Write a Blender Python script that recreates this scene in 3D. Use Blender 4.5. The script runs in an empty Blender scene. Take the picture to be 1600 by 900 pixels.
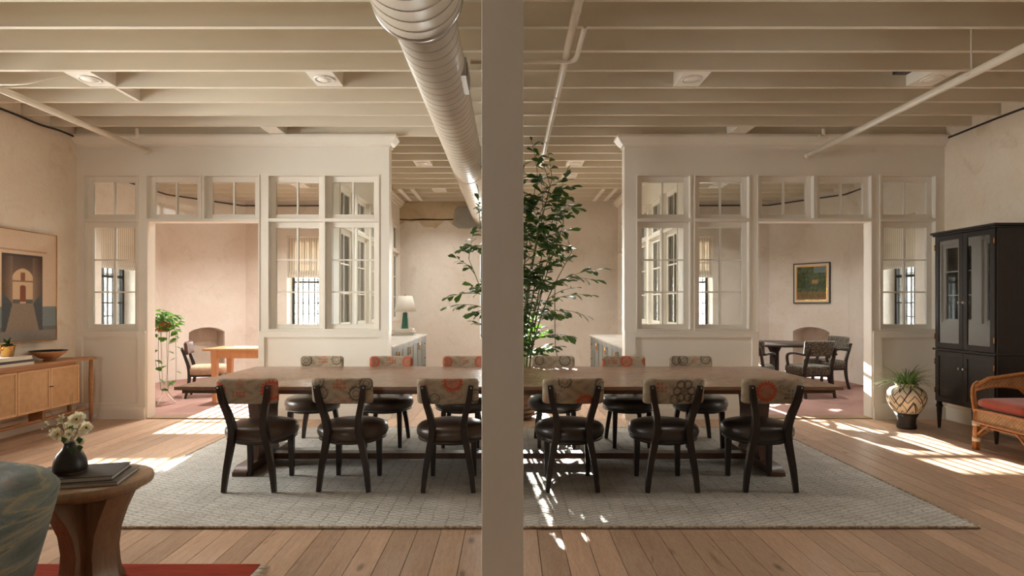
import bpy, math, random
from mathutils import Vector, Matrix
import numpy as np
random.seed(7)
R = math.radians
F, CX, CY, H = 930.0, 795.0, 476.0, 1.38      # lens in pixels, vanishing point, eye height
SC = bpy.context.scene
COL = SC.collection
# ---------------- camera ----------------
cam = bpy.data.cameras.new('camera'); cam_o = bpy.data.objects.new('camera', cam); COL.objects.link(cam_o)
cam.sensor_width = 36; cam.lens = F / 1600 * 36
cam.shift_x = (800 - CX) / 1600; cam.shift_y = (CY - 450) / 1600
cam_o.location = (0, 0, H); cam_o.rotation_euler = (R(90), 0, 0)
cam.clip_start = .05
SC.camera = cam_o
# ---------------- world, sun, exposure ----------------
w = bpy.data.worlds.new('world'); SC.world = w; w.use_nodes = True
bg = w.node_tree.nodes['Background']
bg.inputs[0].default_value = (1.0, .975, .94, 1); bg.inputs[1].default_value = 25.0
sun = bpy.data.lights.new('sun', 'SUN'); sun.energy = 75; sun.angle = R(.35); sun.color = (1, .95, .88)
sun_o = bpy.data.objects.new('sun', sun); COL.objects.link(sun_o)
sun_o.rotation_euler = Vector((.092, -1, -.272)).to_track_quat('-Z', 'Y').to_euler()
sun_o.location = (0, 20, 8)
def portal(name, loc, direction, sx, sy):
    l = bpy.data.lights.new(name, 'AREA'); l.shape = 'RECTANGLE'; l.size = sx; l.size_y = sy
    l.cycles.is_portal = True
    o = bpy.data.objects.new(name, l); COL.objects.link(o); o.location = loc
    o.rotation_euler = Vector(direction).to_track_quat('-Z', 'Y').to_euler()
SC.view_settings.view_transform = 'Standard'; SC.view_settings.look = 'None'
SC.view_settings.exposure = 0.2; SC.view_settings.gamma = 1; SC.view_settings.use_curve_mapping = False
SC.cycles.max_bounces = 10; SC.cycles.diffuse_bounces = 7; SC.cycles.transparent_max_bounces = 16
SC.cycles.caustics_reflective = False; SC.cycles.caustics_refractive = False
SC.cycles.sample_clamp_indirect = 6

# ---------------- materials ----------------
def nt(name):
    m = bpy.data.materials.new(name); m.use_nodes = True
    t = m.node_tree; b = t.nodes['Principled BSDF']
    return m, t, b
def rgb(r, g, b):          # sRGB 0-255 -> linear
    f = lambda c: (c / 255 / 12.92) if c / 255 <= .04045 else ((c / 255 + .055) / 1.055) ** 2.4
    return (f(r), f(g), f(b), 1)
def mixc(t, fac, a, b, blend='MIX'):
    n = t.nodes.new('ShaderNodeMix'); n.data_type = 'RGBA'; n.blend_type = blend
    if hasattr(fac, 'links'): t.links.new(fac, n.inputs[0])
    else: n.inputs[0].default_value = fac
    for s, i in ((a, 6), (b, 7)):
        if hasattr(s, 'links'): t.links.new(s, n.inputs[i])
        else: n.inputs[i].default_value = s
    return n.outputs[2]
def ramp(t, fac, p0, p1, c0=(0, 0, 0, 1), c1=(1, 1, 1, 1)):
    n = t.nodes.new('ShaderNodeValToRGB'); t.links.new(fac, n.inputs[0])
    n.color_ramp.elements[0].position = p0; n.color_ramp.elements[1].position = p1
    n.color_ramp.elements[0].color = c0; n.color_ramp.elements[1].color = c1
    return n.outputs[0]
def coord(t, kind='world', scale=(1, 1, 1), rand=False):
    if kind == 'world': src = t.nodes.new('ShaderNodeNewGeometry').outputs['Position']
    else: src = t.nodes.new('ShaderNodeTexCoord').outputs['Object']
    mp = t.nodes.new('ShaderNodeMapping'); mp.inputs['Scale'].default_value = scale
    t.links.new(src, mp.inputs[0])
    if rand:
        oi = t.nodes.new('ShaderNodeObjectInfo')
        v = t.nodes.new('ShaderNodeVectorMath'); v.operation = 'SCALE'; v.inputs[0].default_value = (13, 29, 17)
        t.links.new(oi.outputs['Random'], v.inputs['Scale']); t.links.new(v.outputs[0], mp.inputs['Location'])
    return mp.outputs[0]
def noise(t, vec, scale, detail=4, rough=.55, dist=0):
    n = t.nodes.new('ShaderNodeTexNoise'); n.inputs['Scale'].default_value = scale
    n.inputs['Detail'].default_value = detail; n.inputs['Roughness'].default_value = rough; n.inputs['Distortion'].default_value = dist
    t.links.new(vec, n.inputs['Vector']); return n.outputs['Fac']
def bump(t, b, h, strength=.3, dist=.01):
    n = t.nodes.new('ShaderNodeBump'); n.inputs['Strength'].default_value = strength; n.inputs['Distance'].default_value = dist
    t.links.new(h, n.inputs['Height']); t.links.new(n.outputs[0], b.inputs['Normal'])
def math_n(t, op, a, b=None):
    n = t.nodes.new('ShaderNodeMath'); n.operation = op
    for s, i in ((a, 0), (b, 1)):
        if s is None: continue
        if hasattr(s, 'links'): t.links.new(s, n.inputs[i])
        else: n.inputs[i].default_value = s
    return n.outputs[0]
def mat_var(name, c0, c1, rough=.6, metal=0, scale=(1, 1, 1), ns=6, p=(.35, .65), bmp=0, bscale=60, kind='world', rand=False, spec=.5, coat=0):
    m, t, b = nt(name); v = coord(t, kind, scale, rand)
    t.links.new(ramp(t, noise(t, v, ns), p[0], p[1], c0, c1), b.inputs['Base Color'])
    b.inputs['Roughness'].default_value = rough; b.inputs['Metallic'].default_value = metal
    b.inputs['Specular IOR Level'].default_value = spec; b.inputs['Coat Weight'].default_value = coat
    if bmp: bump(t, b, noise(t, v, bscale, 3), bmp, .004)
    return m
M = {}
def wood(name, c0, c1, dark, scale, rough=.5, rand=True, kind='world', knots=False, spec=.4, rvar=.25, bmp=.12):
    m, t, b = nt(name); v = coord(t, kind, scale, rand)
    g = ramp(t, noise(t, v, 5, 6, .65, .8), .3, .7, c0, c1)
    fine = ramp(t, noise(t, v, 30, 3, .6), .35, .75)
    col = mixc(t, math_n(t, 'MULTIPLY', fine, .35), g, dark)
    if rand:
        oi = t.nodes.new('ShaderNodeObjectInfo')
        hv = t.nodes.new('ShaderNodeHueSaturation'); t.links.new(col, hv.inputs['Color'])
        t.links.new(math_n(t, 'ADD', math_n(t, 'MULTIPLY', oi.outputs['Random'], rvar), 1 - rvar / 2), hv.inputs['Value'])
        col = hv.outputs[0]
    if knots:
        n = t.nodes.new('ShaderNodeTexVoronoi'); n.inputs['Scale'].default_value = 1.0
        v2 = coord(t, 'world', (5, 2.0, 1), rand)
        t.links.new(v2, n.inputs['Vector'])
        k = ramp(t, n.outputs['Distance'], .03, .13, (1, 1, 1, 1), (0, 0, 0, 1))
        gate = ramp(t, noise(t, v2, .9, 2), .46, .54)
        col = mixc(t, math_n(t, 'MULTIPLY', math_n(t, 'MULTIPLY', k, gate), .75), col, rgb(70, 48, 35))
        streak = ramp(t, noise(t, coord(t, 'world', (9, 1.1, 1), rand), 1.6, 5, .7, 1.2), .62, .74)
        col = mixc(t, math_n(t, 'MULTIPLY', streak, .8), col, rgb(105, 75, 55))
    t.links.new(col, b.inputs['Base Color'])
    t.links.new(math_n(t, 'ADD', math_n(t, 'MULTIPLY', fine, .15), rough - .05), b.inputs['Roughness'])
    b.inputs['Specular IOR Level'].default_value = spec
    bump(t, b, noise(t, v, 24, 4, .6), bmp, .003)
    M[name] = m
def plaster(name, base, warm, stain, bs=.35):
    m, t, b = nt(name); v = coord(t)
    c = ramp(t, noise(t, v, 1.1, 6, .6, .6), .35, .65, base, warm)
    st = ramp(t, noise(t, v, 2.7, 8, .7, 1.0), .55, .78)
    c = mixc(t, math_n(t, 'MULTIPLY', st, .7), c, stain)
    fine = ramp(t, noise(t, v, 18, 5, .7), .35, .8)
    c = mixc(t, math_n(t, 'MULTIPLY', fine, .18), c, stain)
    t.links.new(c, b.inputs['Base Color']); b.inputs['Roughness'].default_value = .85
    b.inputs['Specular IOR Level'].default_value = .15
    bump(t, b, noise(t, v, 9, 8, .7), bs, .02); M[name] = m
plaster('plaster', rgb(230, 214, 194), rgb(236, 224, 208), rgb(200, 174, 146))
plaster('plaster_back', rgb(228, 221, 212), rgb(219, 208, 196), rgb(196, 180, 162))
plaster('plaster_raw', rgb(214, 196, 168), rgb(196, 176, 146), rgb(150, 128, 100), .9)
plaster('soot', rgb(186, 176, 164), rgb(204, 192, 176), rgb(150, 138, 126), .6)
plaster('cement', rgb(172, 168, 160), rgb(156, 152, 145), rgb(136, 132, 126), .8)
M['paint'] = mat_var('paint', rgb(232, 225, 214), rgb(236, 230, 219), .42, ns=1.5, bmp=.05, bscale=40, spec=.4)
# joists: chipped old paint
m, t, b = nt('joist_paint'); v = coord(t, 'world', (1.0, 3, 4))
c = ramp(t, noise(t, v, .8, 4), .3, .7, rgb(224, 215, 198), rgb(216, 206, 188))
ch = ramp(t, noise(t, coord(t, 'world', (3, 3, 14)), 2.6, 6, .8), .69, .72)
c = mixc(t, math_n(t, 'MULTIPLY', ch, .55), c, rgb(120, 95, 70))
t.links.new(c, b.inputs['Base Color']); b.inputs['Roughness'].default_value = .55
M['joist_paint'] = m
M['column_paint'] = mat_var('column_paint', rgb(228, 219, 205), rgb(234, 226, 213), .5, scale=(1, 1, .2), ns=5, bmp=.15, bscale=12)
wood('floor_wood', rgb(208, 178, 152), rgb(188, 152, 124), rgb(144, 108, 82), (7, .7, 1), .40, knots=True, spec=.45, rvar=.40)
wood('table_wood', rgb(152, 118, 90), rgb(130, 94, 68), rgb(84, 58, 40), (.3, 7, 7), .27, spec=.6, rvar=.10, bmp=.05)
wood('trestle_wood', rgb(104, 74, 56), rgb(84, 58, 44), rgb(50, 34, 26), (8, 8, 1), .35, rvar=.1)
wood('oak', rgb(190, 142, 98), rgb(168, 118, 76), rgb(120, 76, 42), (8, .8, 8), .42, rvar=.12)
wood('oak_pale', rgb(224, 184, 142), rgb(208, 166, 124), rgb(160, 112, 72), (8, .8, 8), .45, rvar=.1)
wood('pine', rgb(206, 154, 108), rgb(188, 132, 86), rgb(150, 96, 58), (6, 6, .7), .4, rvar=.1)
wood('walnut', rgb(164, 138, 108), rgb(140, 114, 88), rgb(90, 70, 54), (6, 6, .7), .38, rvar=.08)
wood('walnut_top', rgb(190, 160, 128), rgb(170, 140, 110), rgb(98, 70, 50), (9, .9, 1), .33, rvar=.05, bmp=.04)
wood('ebony', rgb(52, 39, 32), rgb(38, 28, 24), rgb(22, 16, 14), (8, 8, 1), .34, rvar=.05, bmp=.06)
wood('black_wood', rgb(44, 38, 36), rgb(34, 29, 28), rgb(20, 17, 17), (8, 8, 1), .38, rvar=.05, bmp=.08)
wood('rattan', rgb(200, 140, 84), rgb(168, 108, 60), rgb(110, 66, 36), (4, 4, 4), .45, rvar=.1)
def simple(name, c, rough=.5, metal=0, **k):
    m, t, b = nt(name); b.inputs['Base Color'].default_value = c; b.inputs['Roughness'].default_value = rough
    b.inputs['Metallic'].default_value = metal
    for kk, vv in k.items(): b.inputs[kk].default_value = vv
    M[name] = m; return m
simple('brass', rgb(200, 150, 86), .16, 1)
simple('steel', rgb(190, 188, 184), .3, 1)
simple('black_metal', rgb(40, 38, 37), .45, .3)
simple('page', rgb(226, 220, 208), .7)
simple('cover_dark', rgb(54, 50, 48), .5)
simple('cover_grey', rgb(128, 126, 122), .5)
simple('cover_white', rgb(222, 216, 206), .5)
simple('cover_tan', rgb(158, 120, 84), .5)
simple('green_glaze', rgb(22, 84, 58), .12, 0, **{'Coat Weight': .6})
simple('terracotta', rgb(186, 104, 68), .7)
simple('white_metal', rgb(228, 222, 212), .4)
simple('lens', rgb(240, 234, 222), .3)
simple('dark_gap', rgb(62, 52, 44), .9)
simple('soil', rgb(50, 38, 28), .95)
M['leather'] = mat_var('leather', rgb(88, 70, 57), rgb(68, 54, 44), .33, ns=8, bmp=.12, bscale=70, kind='object', spec=.6)
M['leather_dark'] = mat_var('leather_dark', rgb(66, 56, 50), rgb(50, 43, 39), .33, ns=8, bmp=.12, bscale=70, kind='object', spec=.6)
M['leather_red'] = mat_var('leather_red', rgb(96, 62, 50), rgb(76, 50, 42), .4, ns=8, bmp=.1, bscale=60, kind='object')
M['tan_fabric'] = mat_var('tan_fabric', rgb(184, 156, 130), rgb(172, 144, 118), .8, ns=20, bmp=.1, kind='object')
M['grey_paint'] = mat_var('grey_paint', rgb(98, 101, 95), rgb(104, 107, 101), .4, ns=3)
M['marble'] = mat_var('marble', rgb(226, 222, 214), rgb(206, 202, 196), .18, ns=3, p=(.4, .7))
M['duct_metal'] = mat_var('duct_metal', rgb(224, 214, 198), rgb(214, 202, 184), .42, ns=3, spec=.5, coat=.1)
M['seam_grey'] = mat_var('seam_grey', rgb(182, 170, 150), rgb(172, 160, 142), .5)
M['pipe_paint'] = mat_var('pipe_paint', rgb(222, 212, 194), rgb(230, 220, 204), .38, ns=5)
M['ceramic_black'] = mat_var('ceramic_black', rgb(58, 54, 52), rgb(44, 41, 40), .38, ns=9, scale=(1, 1, 4), kind='object', bmp=.1)
# carpets and rugs
m, t, b = nt('carpet_pink'); v = coord(t)
c = ramp(t, noise(t, v, 1.5, 5), .3, .7, rgb(172, 138, 126), rgb(158, 124, 114))
c = mixc(t, math_n(t, 'MULTIPLY', ramp(t, noise(t, v, 120, 2), .3, .7), .25), c, rgb(130, 100, 100))
t.links.new(c, b.inputs['Base Color']); b.inputs['Roughness'].default_value = .95; b.inputs['Specular IOR Level'].default_value = .1
bump(t, b, noise(t, v, 150, 2), .4, .01); M['carpet_pink'] = m
def sepxyz(t, vec):
    s = t.nodes.new('ShaderNodeSeparateXYZ'); t.links.new(vec, s.inputs[0]); return s.outputs
m, t, b = nt('flatweave'); p = coord(t); s = sepxyz(t, p)
wob = math_n(t, 'MULTIPLY', math_n(t, 'SUBTRACT', noise(t, p, 22, 3), .5), .045)
fx = math_n(t, 'FRACT', math_n(t, 'MULTIPLY', math_n(t, 'ADD', s[0], wob), 1 / .098))       # lengthwise ribs
line = math_n(t, 'MULTIPLY', ramp(t, math_n(t, 'ABSOLUTE', math_n(t, 'SUBTRACT', fx, .5)), .43, .49), ramp(t, noise(t, p, 9, 3, .6), .32, .6))
half = math_n(t, 'MULTIPLY', math_n(t, 'FLOOR', math_n(t, 'MULTIPLY', s[0], 2 / .098)), .5)
fy = math_n(t, 'FRACT', math_n(t, 'ADD', math_n(t, 'MULTIPLY', math_n(t, 'ADD', s[1], wob), 1 / .046), half))
dash = ramp(t, math_n(t, 'ABSOLUTE', math_n(t, 'SUBTRACT', fy, .5)), .22, .42)
tuft = noise(t, p, 70, 3, .7)
blk = ramp(t, noise(t, coord(t, 'world', (3, 6, 1)), 1.2, 3), .35, .65, rgb(218, 214, 207), rgb(198, 194, 187))
c = mixc(t, math_n(t, 'MULTIPLY', dash, .62), blk, rgb(158, 150, 136))
c = mixc(t, math_n(t, 'MULTIPLY', line, .38), c, rgb(112, 104, 94))
c = mixc(t, math_n(t, 'MULTIPLY', ramp(t, tuft, .45, .75), .4), c, rgb(140, 134, 124))
t.links.new(c, b.inputs['Base Color']); b.inputs['Roughness'].default_value = .95; b.inputs['Specular IOR Level'].default_value = .1
hh = math_n(t, 'SUBTRACT', math_n(t, 'MULTIPLY', tuft, .6), math_n(t, 'ADD', math_n(t, 'MULTIPLY', line, .8), math_n(t, 'MULTIPLY', dash, .6)))
bump(t, b, hh, .8, .008); M['flatweave'] = m
M['red_wool'] = mat_var('red_wool', rgb(170, 68, 44), rgb(142, 52, 36), .95, scale=(1, 14, 1), ns=5, bmp=.5, bscale=30, spec=.1)
M['coral_velvet'] = mat_var('coral_velvet', rgb(178, 70, 40), rgb(152, 54, 32), .75, ns=4, kind='object', bmp=.1)
M['coral_velvet'].node_tree.nodes['Principled BSDF'].inputs['Sheen Weight'].default_value = .4
M['fringe'] = simple('fringe', rgb(214, 200, 180), .9)
M['binding'] = mat_var('binding', rgb(150, 128, 104), rgb(196, 182, 160), .9, scale=(1, 1, 1), ns=45, p=(.45, .55))
# armchair fabric: blue-green wavy landscape
m, t, b = nt('barrel_fabric'); v = coord(t, 'object', (.8, .8, 5.5))
n1 = noise(t, v, 2.2, 6, .6, .5)
cr = t.nodes.new('ShaderNodeValToRGB'); t.links.new(n1, cr.inputs[0]); e = cr.color_ramp.elements
e[0].position = .30; e[0].color = rgb(84, 94, 92); e[1].position = .72; e[1].color = rgb(150, 120, 84)
for pp, cc in ((.42, rgb(112, 124, 118)), (.50, rgb(136, 144, 134)), (.54, rgb(176, 160, 128)), (.57, rgb(124, 134, 126)), (.64, rgb(92, 104, 104))):
    x = e.new(pp); x.color = cc
thr = ramp(t, noise(t, coord(t, 'object', (60, 60, 6)), 3, 3), .4, .7)
t.links.new(mixc(t, math_n(t, 'MULTIPLY', thr, .25), cr.outputs[0], rgb(170, 170, 160)), b.inputs['Base Color'])
b.inputs['Roughness'].default_value = .85; bump(t, b, noise(t, coord(t, 'object', (60, 60, 6)), 3, 3), .3, .004); M['barrel_fabric'] = m
# grey speckled upholstery
m, t, b = nt('speckle'); v = coord(t, 'object')
vo = t.nodes.new('ShaderNodeTexVoronoi'); vo.inputs['Scale'].default_value = 46; t.links.new(v, vo.inputs['Vector'])
c = ramp(t, vo.outputs['Distance'], .25, .5, rgb(136, 126, 108), rgb(72, 66, 58))
t.links.new(c, b.inputs['Base Color']); b.inputs['Roughness'].default_value = .85; M['speckle'] = m
# woven cane
def weave(name, c0, c1, axes, pitch, bs=.5):
    m, t, b = nt(name); s = sepxyz(t, coord(t, 'world'))
    a0 = math_n(t, 'ADD', s[0], s[1]) if axes[0] < 0 else s[axes[0]]
    w1 = math_n(t, 'SINE', math_n(t, 'MULTIPLY', a0, math.tau / pitch)); w2 = math_n(t, 'SINE', math_n(t, 'MULTIPLY', s[axes[1]], math.tau / pitch))
    q = math_n(t, 'ADD', math_n(t, 'MULTIPLY', math_n(t, 'MULTIPLY', w1, w2), .5), .5)
    nn = noise(t, coord(t), 14, 4)
    c = mixc(t, math_n(t, 'MULTIPLY', q, .55), c0, c1)
    c = mixc(t, math_n(t, 'MULTIPLY', ramp(t, nn, .4, .7), .35), c, c1)
    t.links.new(c, b.inputs['Base Color']); b.inputs['Roughness'].default_value = .6
    bump(t, b, q, bs, .003); M[name] = m
weave('cane', rgb(216, 178, 134), rgb(160, 116, 76), (1, 2), .020, .7)
weave('wicker', rgb(206, 164, 118), rgb(88, 56, 34), (-1, 2), .036, .9)
weave('basket', rgb(120, 88, 64), rgb(64, 44, 32), (0, 2), .03, .9)
# glass: thin pane
def glass(name, tint=(1, 1, 1, 1), refl=1.0):
    m = bpy.data.materials.new(name); m.use_nodes = True; t = m.node_tree; t.nodes.clear()
    o = t.nodes.new('ShaderNodeOutputMaterial'); mx = t.nodes.new('ShaderNodeMixShader')
    tr = t.nodes.new('ShaderNodeBsdfTransparent'); tr.inputs[0].default_value = tint
    gl = t.nodes.new('ShaderNodeBsdfGlossy'); gl.inputs['Roughness'].default_value = .02
    fr = t.nodes.new('ShaderNodeFresnel'); fr.inputs[0].default_value = 1.5
    t.links.new(math_n(t, 'MULTIPLY', fr.outputs[0], refl), mx.inputs[0])
    t.links.new(tr.outputs[0], mx.inputs[1]); t.links.new(gl.outputs[0], mx.inputs[2]); t.links.new(mx.outputs[0], o.inputs[0]); M[name] = m
glass('glass', (.96, .98, .97, 1), .9)
glass('cabinet_glass', (.8, .84, .84, 1), 3.0)
def translucent(name, c0, c1, amount, stripe=None):
    m = bpy.data.materials.new(name); m.use_nodes = True; t = m.node_tree; t.nodes.clear()
    o = t.nodes.new('ShaderNodeOutputMaterial'); mx = t.nodes.new('ShaderNodeMixShader'); mx.inputs[0].default_value = amount
    d = t.nodes.new('ShaderNodeBsdfDiffuse'); l = t.nodes.new('ShaderNodeBsdfTranslucent')
    if stripe is not None:
        s = sepxyz(t, coord(t)); ax = stripe[0]
        f = math_n(t, 'FRACT', math_n(t, 'MULTIPLY', s[ax], 1 / stripe[1]))
        c = ramp(t, f, .45, .6, c0, c1)
    else: c = mixc(t, 0.0, c0, c1)
    t.links.new(c, d.inputs[0]); t.links.new(c, l.inputs[0])
    t.links.new(d.outputs[0], mx.inputs[1]); t.links.new(l.outputs[0], mx.inputs[2]); t.links.new(mx.outputs[0], o.inputs[0]); M[name] = m
translucent('shade_back', rgb(226, 218, 206), rgb(198, 184, 166), .16, (0, .05))
translucent('shade_side', rgb(226, 218, 206), rgb(198, 184, 166), .16, (1, .05))
translucent('lamp_paper', rgb(240, 236, 228), rgb(240, 236, 228), .3)
def leafmat(name, c0, c1, tr=.3, tc=None):
    m = bpy.data.materials.new(name); m.use_nodes = True; t = m.node_tree; b = t.nodes['Principled BSDF']; o = t.nodes['Material Output']
    oi = t.nodes.new('ShaderNodeObjectInfo'); c = mixc(t, oi.outputs['Random'], c0, c1)
    t.links.new(c, b.inputs['Base Color']); b.inputs['Roughness'].default_value = .4
    l = t.nodes.new('ShaderNodeBsdfTranslucent'); l.inputs[0].default_value = tc or (c1[0] * 1.6, c1[1] * 2.2, c1[2] * .8, 1)
    mx = t.nodes.new('ShaderNodeMixShader'); mx.inputs[0].default_value = tr
    t.links.new(b.outputs[0], mx.inputs[1]); t.links.new(l.outputs[0], mx.inputs[2]); t.links.new(mx.outputs[0], o.inputs[0]); M[name] = m
leafmat('leaf', rgb(38, 54, 30), rgb(64, 84, 44), .22)
leafmat('leaf_light', rgb(62, 90, 42), rgb(98, 130, 66), .3)
leafmat('grass', rgb(74, 92, 60), rgb(120, 134, 96), .25)
leafmat('cane_green', rgb(84, 84, 50), rgb(112, 116, 66), 0)
leafmat('petal', rgb(238, 226, 190), rgb(246, 238, 212), .3, rgb(240, 230, 200))
m, t, b = nt('vcol'); a = t.nodes.new('ShaderNodeVertexColor'); a.layer_name = 'Col'
v = coord(t, 'object'); c = mixc(t, math_n(t, 'MULTIPLY', ramp(t, noise(t, v, 120, 3, .7), .4, .7), .30), a.outputs[0], rgb(96, 84, 70))
t.links.new(c, b.inputs['Base Color']); b.inputs['Roughness'].default_value = .85; b.inputs['Specular IOR Level'].default_value = .2
bump(t, b, noise(t, v, 160, 2), .25, .002); M['vcol'] = m

m, t, b = nt('art'); a = t.nodes.new('ShaderNodeVertexColor'); a.layer_name = 'Col'; t.links.new(a.outputs[0], b.inputs['Base Color']); b.inputs['Roughness'].default_value = .75; bump(t, b, noise(t, coord(t, 'object'), 120, 3), .2, .002); M['art'] = m
# ---------------- mesh builder ----------------
class MB:
    def __init__(s, m=None): s.v = []; s.f = []; s.M = m; s.smooth = []
    def add(s, vs, fs, sm=False):
        o = len(s.v)
        s.v += [tuple(s.M @ Vector(q)) for q in vs] if s.M else [tuple(q) for q in vs]
        s.f += [tuple(i + o for i in q) for q in fs]; s.smooth += [sm] * len(fs); return s
    def box(s, x0, x1, y0, y1, z0, z1):
        return s.add([(x0, y0, z0), (x1, y0, z0), (x1, y1, z0), (x0, y1, z0), (x0, y0, z1), (x1, y0, z1), (x1, y1, z1), (x0, y1, z1)],
                     [(0, 3, 2, 1), (4, 5, 6, 7), (0, 1, 5, 4), (1, 2, 6, 5), (2, 3, 7, 6), (3, 0, 4, 7)])
    def prism(s, poly, h0, h1, plane='xy'):          # polygon extruded
        n = len(poly)
        def q(a, b, h): return {'xy': (a, b, h), 'xz': (a, h, b), 'yz': (h, a, b)}[plane]
        vs = [q(a, b, h0) for a, b in poly] + [q(a, b, h1) for a, b in poly]
        return s.add(vs, [tuple(range(n))[::-1], tuple(range(n, 2 * n))] + [(i, (i + 1) % n, n + (i + 1) % n, n + i) for i in range(n)])
    def loft(s, rings, closed=True, caps=True, sm=True):
        n = len(rings[0]); vs = [p for r in rings for p in r]; fs = []
        for k in range(len(rings) - 1):
            for i in range(n if closed else n - 1):
                j = (i + 1) % n; fs.append((k * n + i, k * n + j, (k + 1) * n + j, (k + 1) * n + i))
        s.add(vs, fs, sm)
        if caps and closed:
            o = len(s.v) - len(vs)
            s.f.append(tuple(o + i for i in range(n))[::-1]); s.f.append(tuple(o + (len(rings) - 1) * n + i for i in range(n))); s.smooth += [False, False]
        return s
    def tube(s, pts, r, n=10, caps=True):
        pts = [Vector(p) for p in pts]; rr = r if isinstance(r, (list, tuple)) else [r] * len(pts); rings = []
        up = None
        for i, p in enumerate(pts):
            d = (pts[min(i + 1, len(pts) - 1)] - pts[max(i - 1, 0)]).normalized()
            if up is None: up = Vector((0, 0, 1)) if abs(d.z) < .9 else Vector((0, 1, 0))
            a = d.cross(up).normalized(); b_ = a.cross(d).normalized(); up = b_
            rings.append([p + (a * math.cos(math.tau * k / n) + b_ * math.sin(math.tau * k / n)) * rr[i] for k in range(n)])
        return s.loft(rings, caps=caps)
    def bar(s, pts, sx, sy, ax=Vector((1, 0, 0))):    # rectangular section swept, sx along ax
        pts = [Vector(p) for p in pts]; rings = []
        for i, p in enumerate(pts):
            d = (pts[min(i + 1, len(pts) - 1)] - pts[max(i - 1, 0)]).normalized()
            a = (ax - d * ax.dot(d)).normalized(); b_ = d.cross(a)
            x = sx[i] / 2 if isinstance(sx, (list, tuple)) else sx / 2; y = sy[i] / 2 if isinstance(sy, (list, tuple)) else sy / 2
            rings.append([p + a * x + b_ * y, p - a * x + b_ * y, p - a * x - b_ * y, p + a * x - b_ * y])
        return s.loft(rings, sm=False)
    def lathe(s, prof, c=(0, 0, 0), n=28, sx=1, sy=1):
        return s.loft([[(c[0] + r * sx * math.cos(math.tau * k / n), c[1] + r * sy * math.sin(math.tau * k / n), c[2] + z) for k in range(n)] for r, z in prof])
    def ball(s, c, r, n=8, sz=1):
        return s.lathe([(max(.001, r * math.sin(math.pi * i / n)), -r * sz * math.cos(math.pi * i / n)) for i in range(n + 1)], c, n + 4)
    def mesh(s, name, mat):
        me = bpy.data.meshes.new(name); me.from_pydata(s.v, [], s.f); me.update()
        if any(s.smooth): me.polygons.foreach_set('use_smooth', s.smooth)
        if mat: me.materials.append(M[mat] if isinstance(mat, str) else mat)
        return me
    def build(s, name, mat, parent=None, bevel=0, loc=None, sub=0):
        o = bpy.data.objects.new(name, s.mesh(name, mat)); COL.objects.link(o); o.parent = parent
        if loc: o.location = loc
        if bevel:
            b_ = o.modifiers.new('bevel', 'BEVEL'); b_.width = bevel; b_.segments = 2; b_.limit_method = 'ANGLE'
            o.data.polygons.foreach_set('use_smooth', [True] * len(o.data.polygons))
            wn = o.modifiers.new('wn', 'WEIGHTED_NORMAL')
        return o
def catmull(pts, k=5):
    P = [Vector(p) for p in pts]; out = []
    for i in range(len(P) - 1):
        p0, p1, p2, p3 = P[max(i - 1, 0)], P[i], P[i + 1], P[min(i + 2, len(P) - 1)]
        for j in range(k):
            u = j / k
            out.append(.5 * ((2 * p1) + (p2 - p0) * u + (2 * p0 - 5 * p1 + 4 * p2 - p3) * u * u + (3 * p1 - p0 - 3 * p2 + p3) * u ** 3))
    return out + [P[-1]]
def lerpl(vals, n):
    out = []
    for i in range(n):
        x = i / (n - 1) * (len(vals) - 1); k = min(int(x), len(vals) - 2); out.append(vals[k] + (vals[k + 1] - vals[k]) * (x - k))
    return out
def tag(o, label=None, cat=None, group=None, kind=None):
    if label: o['label'] = label
    if cat: o['category'] = cat
    if group: o['group'] = group
    if kind: o['kind'] = kind
    return o
def empty(name, loc=(0, 0, 0), rz=0, label=None, cat=None, group=None, kind=None):
    o = bpy.data.objects.new(name, None); COL.objects.link(o); o.location = loc; o.rotation_euler = (0, 0, rz)
    o.empty_display_size = .1
    return tag(o, label, cat, group, kind)
def struct(o, label=None): return tag(o, label, kind='structure')
def copy_tree(o, parent=None, root=True):
    c = o.copy(); COL.objects.link(c); c.parent = parent
    for ch in [x for x in ALLCH(o)]: copy_tree(ch, c, False)
    return c
def ALLCH(o): return [x for x in bpy.data.objects if x.parent == o]
def W(px, py, D): return Vector(((px - CX) / F * D, D, H - (py - CY) / F * D))
def WX(px, D): return (px - CX) / F * D
def WZ(py, D): return H - (py - CY) / F * D
def grid_wall(mb, u0, u1, z0, z1, d0, d1, ops):    # wall in local frame: u along x, depth y; ops = (u0,u1,z0,z1)
    us = sorted({u0, u1} | {o[i] for o in ops for i in (0, 1)}); 
    for a, b_ in zip(us[:-1], us[1:]):
        if b_ - a < 1e-5: continue
        cov = sorted((o[2], o[3]) for o in ops if o[0] <= a + 1e-6 and o[1] >= b_ - 1e-6)
        z = z0
        for c0, c1 in cov:
            if c0 > z + 1e-5: mb.box(a, b_, d0, d1, z, c0)
            z = max(z, c1)
        if z < z1 - 1e-5: mb.box(a, b_, d0, d1, z, z1)
def frame_M(o, ang): return Matrix.Translation(Vector(o)) @ Matrix.Rotation(ang, 4, 'Z')
# ================= STRUCTURE =================
PF, PT = 7.21, .15               # partition front plane and thickness
BW = 11.85                        # back wall
XL, XR = -5.23, 5.28
CZ, TOPZ = 3.42, 3.68             # joist underside, deck
R_ = range
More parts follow.
